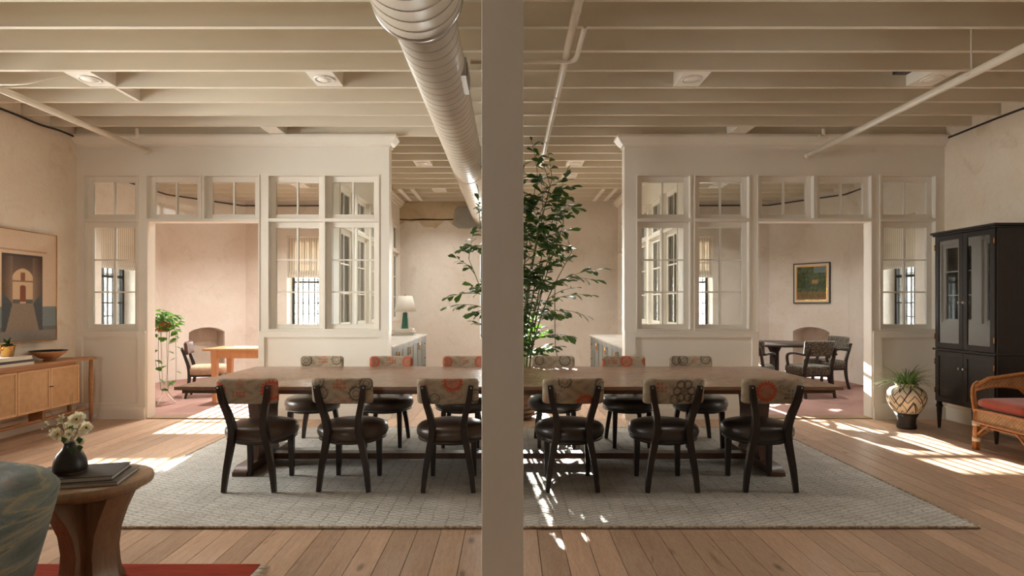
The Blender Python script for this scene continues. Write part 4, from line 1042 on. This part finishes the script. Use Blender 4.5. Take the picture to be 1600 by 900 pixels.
# local: front faces -x; y from -.31 (near camera) to +.31
fx, bx_ = -.33, .28; fy = .29
for s in (-1, 1):
    b = MB()
    for o1 in (-.013, .013):
        for o2 in (-.012, .012): b.tube([(fx + o1, s * fy + o2, 0), (fx + .01 + o1, s * fy + o2, .26), (fx + .01 + o1, s * fy + o2, .39)], .0125, 8)
    b.build('leg', 'rattan', ra)
    b = MB(); b.tube([(bx_ + .03, s * (fy - .05), 0), (bx_, s * (fy - .05), .39)], .02, 8); b.build('leg', 'rattan', ra)
    for z in (.10, .25):
        b = MB(); b.lathe([(.032, -.02), (.034, 0), (.032, .02)], (fx + .004, s * fy, z), 10); b.build('binding', 'fringe', ra)
    T((fx + .02, s * fy, .12), (fx + .10, s * (fy - .08), .22), (fx + .16, s * (fy - .1), .27), r=.010, name='brace')
    T((fx, s * (fy - .02), .15), (fx, s * (fy - .12), .24), (fx, s * (fy - .18), .28), r=.010, name='brace')
T((fx + .03, -fy, .23), (fx + .03, fy, .23), r=.011, name='stretcher'); T((bx_, -fy + .05, .22), (bx_, fy - .05, .22), r=.011, name='stretcher')
for s in (-1, 1): T((fx + .03, s * (fy - .02), .25), (bx_, s * (fy - .05), .25), r=.010, name='stretcher')
# wicker apron
b = MB(); b.box(fx - .008, fx + .008, -fy - .02, fy + .02, .265, .375); b.box(fx, bx_, fy - .008, fy + .012, .265, .375); b.box(fx, bx_, -fy - .012, -fy + .008, .265, .375); b.box(bx_ - .01, bx_ + .01, -fy, fy, .265, .375); b.build('apron', 'wicker', ra, bevel=.004)
for z in (.385, .265): T((fx - .012, -fy - .02, z), (fx - .014, 0, z), (fx - .012, fy + .02, z), r=.012, name='rail')
MB().box(fx + .02, bx_ - .02, -fy + .015, fy - .015, .372, .392).build('seat_deck', 'wicker', ra)
b = MB(); rings = []
for k in R_(9):
    u = -1 + 2 * k / 8; y = u * (fy - .02); sc = (1 - abs(u) ** 8) ** .5 * .25 + .75
    rings.append([((fx + .005 + bx_ - .03) / 2 + (bx_ - .020 - fx) / 2 * math.copysign(abs(math.cos(a)) ** .35, math.cos(a)) * (1 - .04 * (1 - sc)), y, .448 + .058 * sc * math.copysign(abs(math.sin(a)) ** .5, math.sin(a))) for a in [math.tau * j / 24 for j in R_(24)]])
b.loft(rings); b.build('seat_cushion', 'coral_velvet', ra)
# arms and back: horseshoe band
def arm_path(z_front, z_back, off=0):
    pts = []
    for k in R_(25):
        a = math.pi * (k / 24); # from far front (+y) around the back to near front
        if k < 7: x = fx + (bx_ - .12 - fx) * k / 7; y = fy + .02 + off
        elif k > 17: x = fx + (bx_ - .12 - fx) * (24 - k) / 7; y = -fy - .02 - off
        else:
            th = math.pi * (k - 7) / 10; x = bx_ - .12 + (.20 + off) * math.sin(th); y = (fy + .02 + off) * math.cos(th)
        f = math.sin(math.pi * k / 24) ** 1.2; pts.append(Vector((x, y, z_front + (z_back - z_front) * f)))
    return pts
top = arm_path(.655, .74, .0); bot = arm_path(.565, .50, -.01)
top[0].z = top[-1].z = .60; top[1].z = top[-2].z = .635
for k in R_(1, 7): bot[k].z = bot[-1 - k].z = .565 + .035 * math.sin(math.pi * k / 7)
b = MB(); vs = []; fs = []
nr = 7
for k in R_(25):
    for j in R_(nr): q = top[k].lerp(bot[k], j / (nr - 1)); vs.append(q)
for k in R_(24):
    for j in R_(nr - 1): a = k * nr + j; fs.append((a, a + nr, a + nr + 1, a + 1))
b.add(vs, fs, True); o = b.build('woven_back', 'wicker', ra); sd = o.modifiers.new('solid', 'SOLIDIFY'); sd.thickness = .014; sd.offset = 0
b = MB(); b.tube(top, .020, 10); b.build('top_rail', 'rattan', ra); b = MB(); b.tube(bot, .012, 8); b.build('lower_rail', 'rattan', ra)
for s in (-1, 1): 
    b = MB()
    for o1 in (-.014, .014): b.tube(catmull([(fx + o1, s * fy, .36), (fx - .012 + o1, s * (fy + .014), .50), (fx + .0 + o1, s * (fy + .02), .60), (fx + .045 + o1, s * (fy + .02), .645)], 4), .0125, 8)
    b.build('arm_post', 'rattan', ra)

# ================= HALL =================
def counter(name, x_front, x_back, sgn, D1, label):
    D0 = PF + PT + .005; e = empty('counter_cabinet', ((x_front + x_back) / 2, (D0 + D1) / 2, 0), label=label, cat='cabinet', group='grey counters along the hall'); 
    def LL(): return MB(Matrix.Translation(-e.location))
    xa, xb = sorted((x_front - sgn * -.0, x_back)); ff = x_front + (-.02 if sgn < 0 else .02)
    lo, hi = sorted((ff, x_back)); 
    LL().box(lo, hi, D0, D1, .0, .835).build('body', 'grey_paint', e)
    lo2, hi2 = sorted((x_front + (.02 if sgn < 0 else -.02), x_back)); LL().box(lo2, hi2, D0, D1 + .01, .836, .864).build('worktop', 'marble', e, bevel=.003)
    n_ = 7; dw_ = (D1 - D0) / n_
    for i in R_(n_):
        a, c = D0 + dw_ * i + .004, D0 + dw_ * (i + 1) - .004
        x0, x1 = sorted((ff, x_front))
        if i == n_ - 1:
            for j in R_(3):
                z0 = .10 + j * .245
                dr_ = LL().box(x0, x1, a, c, z0 + .003, z0 + .238).build('drawer', 'grey_paint', e, bevel=.002)
                q = LL(); q.ball((x_front - sgn * .014, (a + c) / 2, z0 + .12), .013, 6); q.build('knob', 'brass', dr_)
            continue
        q = LL(); fw = .05
        q.box(x0, x1, a, a + fw, .10, .832); q.box(x0, x1, c - fw, c, .10, .832); q.box(x0, x1, a + fw, c - fw, .10, .16); q.box(x0, x1, a + fw, c - fw, .765, .832)
        dd = q.build('door', 'grey_paint', e, bevel=.002)
        LL().box((x0 + x1) / 2 - .005, (x0 + x1) / 2 + .005, a + fw, c - fw, .16, .765).build('panel', 'grey_paint', dd)
        yk = c - .025 if i % 2 == 0 else a + .025; xk = x_front - sgn * .022
        q = LL(); q.tube([(xk, yk, .66), (xk, yk, .76)], .006, 8); q.tube([(x_front, yk, .67), (xk, yk, .67)], .004, 6); q.tube([(x_front, yk, .75), (xk, yk, .75)], .004, 6); q.build('handle', 'brass', dd)
    return e
counter('l', -1.46, -2.165, -1, 10.50, 'grey panelled counter cabinet with pale top along the left hall side')
counter('r', 1.415, 2.165, 1, 10.30, 'grey panelled counter cabinet with pale top along the right hall side')
# lamp on books
LD = 9.95; lx = -1.73
for i, (w_, d_, h_, c_, lab) in enumerate(((.37, .27, .028, 'cover_dark', 'bottom dark book'), (.34, .25, .028, 'cover_grey', 'lower grey book'), (.35, .26, .03, 'cover_tan', 'upper brown book'), (.30, .24, .03, 'cover_white', 'top white book'))):
    z = .864 + sum((.028, .028, .03, .03)[:i]); book(0, (lx - .02 + .01 * (i % 2), LD, z), (w_, d_, h_), R((-90 + 90, 182, -3, 184)[i]), c_, lab + ' in the stack under the green lamp', 'books under the lamp')
lz = .864 + .116
lp = empty('table_lamp', (lx, LD, lz), label='table lamp with tapered green ceramic base and white shade', cat='lamp')
b = MB(); b.loft([[(sx * r_, sy * r_, z) for sx, sy in ((1, 1), (-1, 1), (-1, -1), (1, -1))] for r_, z in ((.058, 0), (.036, .27))], sm=False); b.build('base', 'green_glaze', lp, bevel=.008)
MB().tube([(0, 0, .27), (0, 0, .56)], .007, 8).build('stem', 'brass', lp)
for z in (.09, .17): MB().box(-.054 + z * .08, .054 - z * .08, -.055 + z * .08, .055 - z * .08, z, z + .006).build('band', 'grey_paint', lp)
b = MB(); b.lathe([(.185, .285), (.115, .545)], n=40); o = b.build('shade', 'lamp_paper', lp); sd = o.modifiers.new('s', 'SOLIDIFY'); sd.thickness = .003
MB().ball((0, 0, .565), .012, 6).build('finial', 'brass', lp)
# second small lamp, palm in a basket
bk = empty('basket', (.02, 7.30, 0), label='dark woven basket holding the tall palm behind the column', cat='basket')
b = MB(); b.lathe([(.001, .01), (.26, .01), (.30, .05), (.325, .20), (.32, .36), (.30, .40), (.285, .39), (.30, .33), (.001, .33)], n=40); b.build('body', 'basket', bk)
for z in (.06, .12, .18, .24, .30, .36):
    MB().tube([(.322 * math.cos(math.tau * k / 40), .322 * math.sin(math.tau * k / 40), z) for k in R_(41)], .012, 6, caps=False).build('band', 'basket', bk)
palm = empty('palm', (.02, 7.30, .33), label='tall leafy fishtail palm in the basket, mostly behind the column', cat='plant')
rq = random.Random(33)
leaf_meshes = []
for v_i in R_(5):
    vs = [(0, 0, 0)]; L = 1.0; wl = (.22, .27, .2, .24, .3)[v_i]
    vs = [(0, -.012, 0), (0, .012, 0), (.35, -wl * .62, .02), (.35, wl * .5, .02), (.42, 0, .05), (.7, -wl, -.03), (.7, wl * .85, -.03), (.74, 0, .01), (.86, -wl * .75, -.10), (.93, -.02, -.09), (1.0, wl * .35, -.15)]
    fs = [(0, 2, 4), (0, 4, 1), (1, 4, 3), (2, 5, 7, 4), (4, 7, 6, 3), (5, 8, 9, 7), (7, 9, 10, 6)]
    me = bpy.data.meshes.new('leaf'); me.from_pydata([(x, y, z) for x, y, z in vs], [], [f for f in fs]); me.materials.append(M['leaf']); me.polygons.foreach_set('use_smooth', [True] * len(fs)); leaf_meshes.append(me)
leafs = []; rest = MB()
def put_leaf(p, d, size, roll):
    leafs.append((p, d, size, roll))
def frond(base, d, L, nl, lsize):
    pts = []; p = base.copy(); d = d.normalized(); 
    for k in R_(8):
        pts.append(p.copy()); d = (d + Vector((0, 0, -.10))).normalized(); p += d * L / 7
    b = MB(); b.tube(pts, lerpl([.006, .002], 8), 5); b.build('frond', 'cane_green', palm)
    for i in R_(nl):
        u = .2 + .8 * i / (nl - 1); x = u * 7; k = min(int(x), 6); q = pts[k].lerp(pts[k + 1], x - k); dd = (pts[k + 1] - pts[k]).normalized()
        side = dd.cross(Vector((0, 0, 1))).normalized() * (1 if i % 2 else -1)
        ld = (dd * rq.uniform(.45, .8) + side * rq.uniform(.3, .8) + Vector((0, 0, rq.uniform(-.55, .15)))).normalized()
        if i == nl - 1: ld = dd
        put_leaf(q, ld, lsize * rq.uniform(.75, 1.2), rq.uniform(-.8, .8))
# canes: local coordinates, z measured from .33
canes = [(-.10, .0, -.28, 2.1), (-.05, .1, -.12, 2.5), (.0, .0, .0, 2.75), (.05, -.05, .10, 2.45), (.08, .05, .26, 2.7), (.12, 0, .40, 2.62), (.15, .05, .46, 2.35), (.18, -.05, .38, 1.9), (.20, .0, .56, 1.7), (-.12, -.05, -.38, 1.6),
         (.10, -.1, .30, 2.2), (.02, .12, .15, 1.9), (.14, .1, .34, 2.5), (.17, .02, .30, 1.5), (.22, .05, .44, 2.05), (-.02, -.1, -.05, 1.8)]
for (x0, y0, lean, h) in canes:
    pts = catmull([(x0, y0, -.02), (x0 + lean * .12, y0, h * .3), (x0 + lean * .45, y0 + rq.uniform(-.05, .05), h * .65), (x0 + lean, y0 + rq.uniform(-.15, .15), h)], 5)
    b = MB(); b.tube(pts, lerpl([.011, .009, .004], len(pts)), 6); b.build('cane', 'cane_green', palm)
    nf = int(h * 4.2)
    for i in R_(nf):
        u = .38 + .62 * i / (nf - 1) if nf > 1 else .9; k = min(int(u * (len(pts) - 1)), len(pts) - 1); a = rq.uniform(0, math.tau)
        d = Vector((math.cos(a), math.sin(a) * .8, rq.uniform(.4, 1.3)))
        if u > .95: d = Vector((rq.uniform(-.3, .3), rq.uniform(-.3, .3), 1.2))
        frond(pts[k], d, rq.uniform(.24, .44), rq.choice((6, 7, 8)), rq.uniform(.11, .16))
for i in R_(64):     # dense low and middle growth
    a = rq.uniform(0, math.tau); x0 = rq.uniform(-.12, .44); z0 = rq.choice((rq.uniform(.0, .9), rq.uniform(.9, 2.3), rq.uniform(1.7, 2.5)))
    frond(Vector((x0 * (.5 + z0 / 3), rq.uniform(-.12, .12), z0)), Vector((math.cos(a), math.sin(a) * .8, rq.uniform(.3, 1.3))), rq.uniform(.22, .36), 8, rq.uniform(.12, .17))
# the fronds that stand clear of the clump
for base, d, L in (((.42, 0, 1.28), (1, -.1, .55), .62), ((.40, 0, 1.05), (1, 0, .65), .60), ((.38, 0, .95), (1, .1, .35), .55), ((.42, 0, 1.2), (1, -.1, .95), .70), ((.30, 0, .62), (1, 0, .55), .42), ((.14, 0, .1), (1, 0, .42), .45),
                   ((-.25, 0, 1.15), (-1, 0, .40), .50), ((-.3, 0, 1.0), (-1, -.1, .5), .42), ((-.25, 0, 1.75), (-1, 0, .35), .34), ((.38, 0, 2.0), (.7, 0, .9), .42), ((.3, 0, 2.35), (.6, 0, .7), .42), ((.36, 0, 1.8), (.9, 0, .9), .38), ((.2, 0, .02), (.6, -.3, .6), .3), ((.1, -.1, .0), (.2, -.5, .8), .3)):
    frond(Vector(base), Vector(d), L, 9, .15)
leafs.sort(key=lambda q: -q[2] + (1 if q[0].x < .12 and q[0].x > -.22 else 0))
for i, (p, d, sz, roll) in enumerate(leafs):
    x = d; y = x.cross(Vector((0, 0, 1))).normalized(); z = x.cross(y) * -1; Rm = Matrix((x, y, z)).transposed().to_4x4() @ Matrix.Rotation(roll, 4, 'X')
    Mx = Matrix.Translation(p) @ Rm @ Matrix.Scale(sz, 4)
    if i < 290:
        o = bpy.data.objects.new('leaf', leaf_meshes[i % 5]); COL.objects.link(o); o.parent = palm; o.matrix_local = Mx
    else:
        me = leaf_meshes[i % 5]; rest.add([Mx @ v.co for v in me.vertices], [tuple(f.vertices) for f in me.polygons], True)
tag(rest.build('foliage', 'leaf', palm), kind='stuff')
print('LEAVES', len(leafs))
tag(MB().tube(catmull([(WX(867, 11.84), 11.84, WZ(440, 11.84)), (WX(867, 11.84), 11.838, WZ(500, 11.84)), (WX(868, 11.84), 11.83, WZ(545, 11.84)), (WX(874, 11.84), 11.82, WZ(562, 11.84))], 4), .007, 6).build('wall_cord', 'cover_dark'), 'thin dark cord hanging on the hall back wall right of the palm', 'cord')

# ================= LEFT BACK ROOM =================
pn = empty('pine_table', (-3.42, 8.47, .009), label='honey pine table in the left back room', cat='table')
MB().box(-.80, .80, -.29, .29, .732, .762).build('top', 'pine', pn, bevel=.004)
MB().box(-.66, .66, -.25, -.225, .63, .732).build('apron', 'pine', pn); MB().box(-.66, .66, .225, .25, .63, .732).build('apron', 'pine', pn)
MB().box(-.68, -.655, -.225, .225, .63, .732).build('apron', 'pine', pn); MB().box(.655, .68, -.225, .225, .63, .732).build('apron', 'pine', pn)
for sx in (-1, 1):
    for sy in (-1, 1):
        MB().bar([(sx * .65, sy * .225, 0), (sx * .65, sy * .225, .732)], [.05, .085], [.05, .085]).build('leg', 'pine', pn, bevel=.003)
def soft_chair(name, loc_, rz, label, cat, group, seat_mat, back_mat, arms, W_=.25):
    e = empty(name, loc_, rz, label, cat, group)
    b = MB(); rings = []
    for z, r_ in ((.34, .96), (.35, 1.0), (.43, 1.0), (.455, .96), (.465, .85), (.468, .5)):
        rings.append([(W_ * r_ * math.copysign(abs(math.cos(a)) ** .45, math.cos(a)), .25 * r_ * math.copysign(abs(math.sin(a)) ** .45, math.sin(a)), z) for a in [math.tau * (j + .5) / 28 for j in R_(28)]])
    b.loft(rings); b.build('seat', seat_mat, e)
    back_panel('backrest', e, None, W_=W_ - .02, Hh=.115 if arms else .095, T=.06, zc=.73, yc=-.28, mat=back_mat)
    MB().box(-W_ + .02, W_ - .02, -.22, .22, .31, .345).build('seat_frame', 'ebony', e, bevel=.003)
    for s in (-1, 1):
        b = MB(); b.bar([(s * (W_ - .03), .22, 0), (s * (W_ - .03), .20, .34)], [.026, .042], [.026, .042]); b.build('leg', 'ebony', e, bevel=.002)
        pp = catmull([(s * (W_ - .03), -.27, 0), (s * (W_ - .04), -.225, .2), (s * (W_ - .05), -.22, .42), (s * (W_ - .055), -.27, .60), (s * (W_ - .06), -.325, .74)], 4)
        b = MB(); b.bar(pp, .032, lerpl([.03, .04, .05, .042, .03], len(pp))); b.build('back_post', 'ebony', e, bevel=.002)
        if arms:
            pp = catmull([(s * (W_ - .01), -.27, .64), (s * (W_ + .02), -.10, .655), (s * (W_ + .015), .06, .63), (s * (W_ - .01), .13, .57), (s * (W_ - .02), .12, .45)], 4)
            b = MB(); b.bar(pp, .034, .030); b.build('arm', 'ebony', e, bevel=.002)
    return e
soft_chair('side_chair', (-4.52, 8.95, .009), R(-72), 'brown leather backed chair with tan seat at the left of the pine table', 'chair', None, 'tan_fabric', 'leather_red', False)
# plant stand with trailing plant
ps = empty('plant_stand', (-4.80, 8.28, .009), label='slender white metal plant stand inside the left doorway', cat='plant stand')
for k in R_(3):
    a = math.tau * k / 3 + .5; c_, s_ = math.cos(a), math.sin(a)
    MB().tube(catmull([(c_ * .15, s_ * .15, 0), (c_ * .10, s_ * .10, .05), (c_ * .03, s_ * .03, .16), (c_ * .045, s_ * .045, .5), (c_ * .07, s_ * .07, 1.0)], 4), .007, 8).build('leg', 'white_metal', ps)
MB().lathe([(.028, -.012), (.034, 0), (.028, .012)], (0, 0, .19), 14).build('collar', 'white_metal', ps)
MB().tube([(.072 * math.cos(math.tau * k / 24), .072 * math.sin(math.tau * k / 24), 1.0) for k in R_(25)], .006, 6, caps=False).build('ring', 'white_metal', ps)
po = empty('terracotta_pot', (-4.80, 8.28, 1.0), label='terracotta pot on the white plant stand', cat='pot')
MB().lathe([(.001, .0), (.075, 0), (.095, .11), (.105, .112), (.108, .14), (.098, .14), (.09, .12), (.001, .12)], n=30).build('body', 'terracotta', po)
iv = empty('trailing_plant', (-4.80, 8.28, 1.12), label='trailing green plant spilling from the terracotta pot', cat='plant')
rq = random.Random(8)
lv = bpy.data.meshes.new('leaf'); lv.from_pydata([(0, 0, 0), (.3, -.36, .06), (.3, .36, .06), (.35, 0, 0), (.7, -.28, 0), (.7, .28, 0), (1, 0, -.12)], [], [(0, 1, 3), (0, 3, 2), (1, 4, 3), (3, 5, 2), (4, 6, 3), (3, 6, 5)]); lv.materials.append(M['leaf_light'])
def ivy_leaf(p, d, sz):
    d = Vector(d).normalized(); y = d.cross(Vector((.1, .1, 1))).normalized(); z = d.cross(y) * -1
    o = bpy.data.objects.new('leaf', lv); COL.objects.link(o); o.parent = iv; o.matrix_local = Matrix.Translation(p) @ Matrix((d, y, z)).transposed().to_4x4() @ Matrix.Rotation(rq.uniform(-.6, .6), 4, 'X') @ Matrix.Scale(sz, 4)
for i in R_(120):
    a = rq.uniform(0, math.tau); r_ = rq.uniform(.02, .18); p = Vector((math.cos(a) * r_, math.sin(a) * r_, rq.uniform(-.06, .20) - r_ * .35)); ivy_leaf(p, (math.cos(a), math.sin(a), rq.uniform(-.9, .4)), rq.uniform(.07, .11))
for (x, y, dz) in ((.10, -.1, -.95), (.02, -.14, -.9), (.16, -.02, -.8), (-.05, -.12, -.6), (.2, -.06, -.25)):
    pts = catmull([(x * .5, y * .5, .03), (x, y, -.05), (x * 1.15, y * 1.2, dz * .5), (x * 1.0 + .02, y, dz)], 5); b = MB(); b.tube(pts, .003, 5); b.build('vine', 'cane_green', iv)
    for k in R_(3, len(pts), 2): ivy_leaf(pts[k], (rq.choice((-1, 1)) * rq.uniform(.5, 1), rq.uniform(-.6, .2), rq.uniform(-.6, .1)), rq.uniform(.08, .12))

# ================= RIGHT BACK ROOM =================
rt = empty('round_table', (4.35, 9.75, .009), label='dark round table in the right back room', cat='table')
MB().lathe([(.001, .715), (.66, .715), (.68, .722), (.68, .745), (.67, .75), (.001, .75)], n=56).build('top', 'ebony', rt)
MB().lathe([(.001, 0), (.30, 0), (.30, .03), (.10, .06), (.07, .2), (.07, .6), (.12, .70), (.20, .715)], n=28).build('pedestal', 'ebony', rt)
def toward(x, y, tx, ty): return math.atan2(ty - y, tx - x) - R(90)
for (x, y, lab) in ((4.50, 8.95, 'speckled grey armchair nearest the doorway with its back to the camera, right room'), (5.22, 9.85, 'speckled grey armchair at the right side of the dark round table'),
                    (3.72, 9.05, 'speckled grey armchair at the near left of the round table, cut by the door frame'), (4.0, 10.62, 'speckled grey armchair at the far side of the round table')):
    soft_chair('upholstered_armchair', (x, y, .009), toward(x, y, 4.35, 9.75), lab, 'armchair', 'armchairs round the dark table', 'speckle', 'speckle', True, .27)
# small landscape picture on the right diagonal wall
Mf, uof = DR; ua, ub = sorted((uof(1241), uof(1298)))
# depth on the wall at that place
A_ = Vector((5.18, BW)); k_ = (1269 - CX) / F
mid = Mf @ Vector(((ua + ub) / 2, 0, 0)); sc_ = F / mid.y; z0_, z1_ = H - (474 - CY) / sc_, H - (411 - CY) / sc_
pic = empty('picture', label='small framed painting of dark green trees on the right room wall', cat='picture'); pic.matrix_world = Mf @ Matrix.Translation(((ua + ub) / 2, 0, (z0_ + z1_) / 2))
hw, hh = (ub - ua) / 2, (z1_ - z0_) / 2
def frame4(o_, w__, y0, y1, mat, nm):
    ow, oh = hw - o_, hh - o_
    for bx in ((-ow, -ow + w__, -oh, oh), (ow - w__, ow, -oh, oh), (-ow + w__, ow - w__, -oh, -oh + w__), (-ow + w__, ow - w__, oh - w__, oh)):
        MB().box(bx[0], bx[1], y0, y1, bx[2], bx[3]).build(nm, mat, pic)
frame4(0, .018, -.03, -.001, 'black_wood', 'frame'); frame4(.018, .035, -.026, -.001, 'fringe', 'mat_board'); frame4(.053, .018, -.022, -.001, 'brass', 'inner_frame')
nx, nz = 40, 44; vs, cols, fs = [], [], []; pw_, ph_ = hw - .07, hh - .07
for j in R_(nz + 1):
    for i in R_(nx + 1):
        u, v = i / nx, j / nz; s = .5 + .5 * math.sin(u * 23 + 4 * math.sin(v * 9)) * math.sin(v * 19 + 3 * math.sin(u * 11))
        c = (60 + 40 * s, 72 + 36 * s, 52 + 22 * s)
        if v > .8 and u > .55: c = (112, 128, 128)
        if .35 < v < .8 and u < .3: c = (50 + 30 * s, 62 + 24 * s, 44)
        if abs(u - .62) < .10 and abs(v - .55) < .06: c = (170, 130, 84)
        if v < .25: c = (104 + 30 * s, 84 + 26 * s, 58 + 12 * s)
        vs.append(((u - .5) * 2 * pw_, -.012, (v - .5) * 2 * ph_)); cols.append((*lin(c), 1))
for j in R_(nz):
    for i in R_(nx): a = j * (nx + 1) + i; fs.append((a, a + 1, a + nx + 2, a + nx + 1))
me = bpy.data.meshes.new('canvas'); me.from_pydata(vs, [], fs); ca = me.color_attributes.new('Col', 'FLOAT_COLOR', 'POINT'); ca.data.foreach_set('color', [c for q_ in cols for c in q_])
me.materials.append(M['art']); o = bpy.data.objects.new('canvas', me); COL.objects.link(o); o.parent = pic
# wall sockets of the partition, cable runs of the back rooms
for Mf_, L in ((DL[0], 1.45), (DR[0], 1.5)):
    pass
for (pts, lab) in (([(-6.15, 9.2, 3.36), (-6.15, 10.7, 3.36), (-5.28, BW - .05, 3.34), (-3.5, BW - .05, 3.34), (-2.35, BW - .05, 3.36)], 'left'), ([(2.4, BW - .05, 3.36), (3.6, BW - .05, 3.34), (5.16, BW - .05, 3.35), (5.98, 10.6, 3.34), (5.98, 9.0, 3.36)], 'right')):
    tag(MB().tube(pts, .014, 6).build('cable', 'dark_gap'), 'dark cable along the wall top of the %s back room' % lab, 'cable')
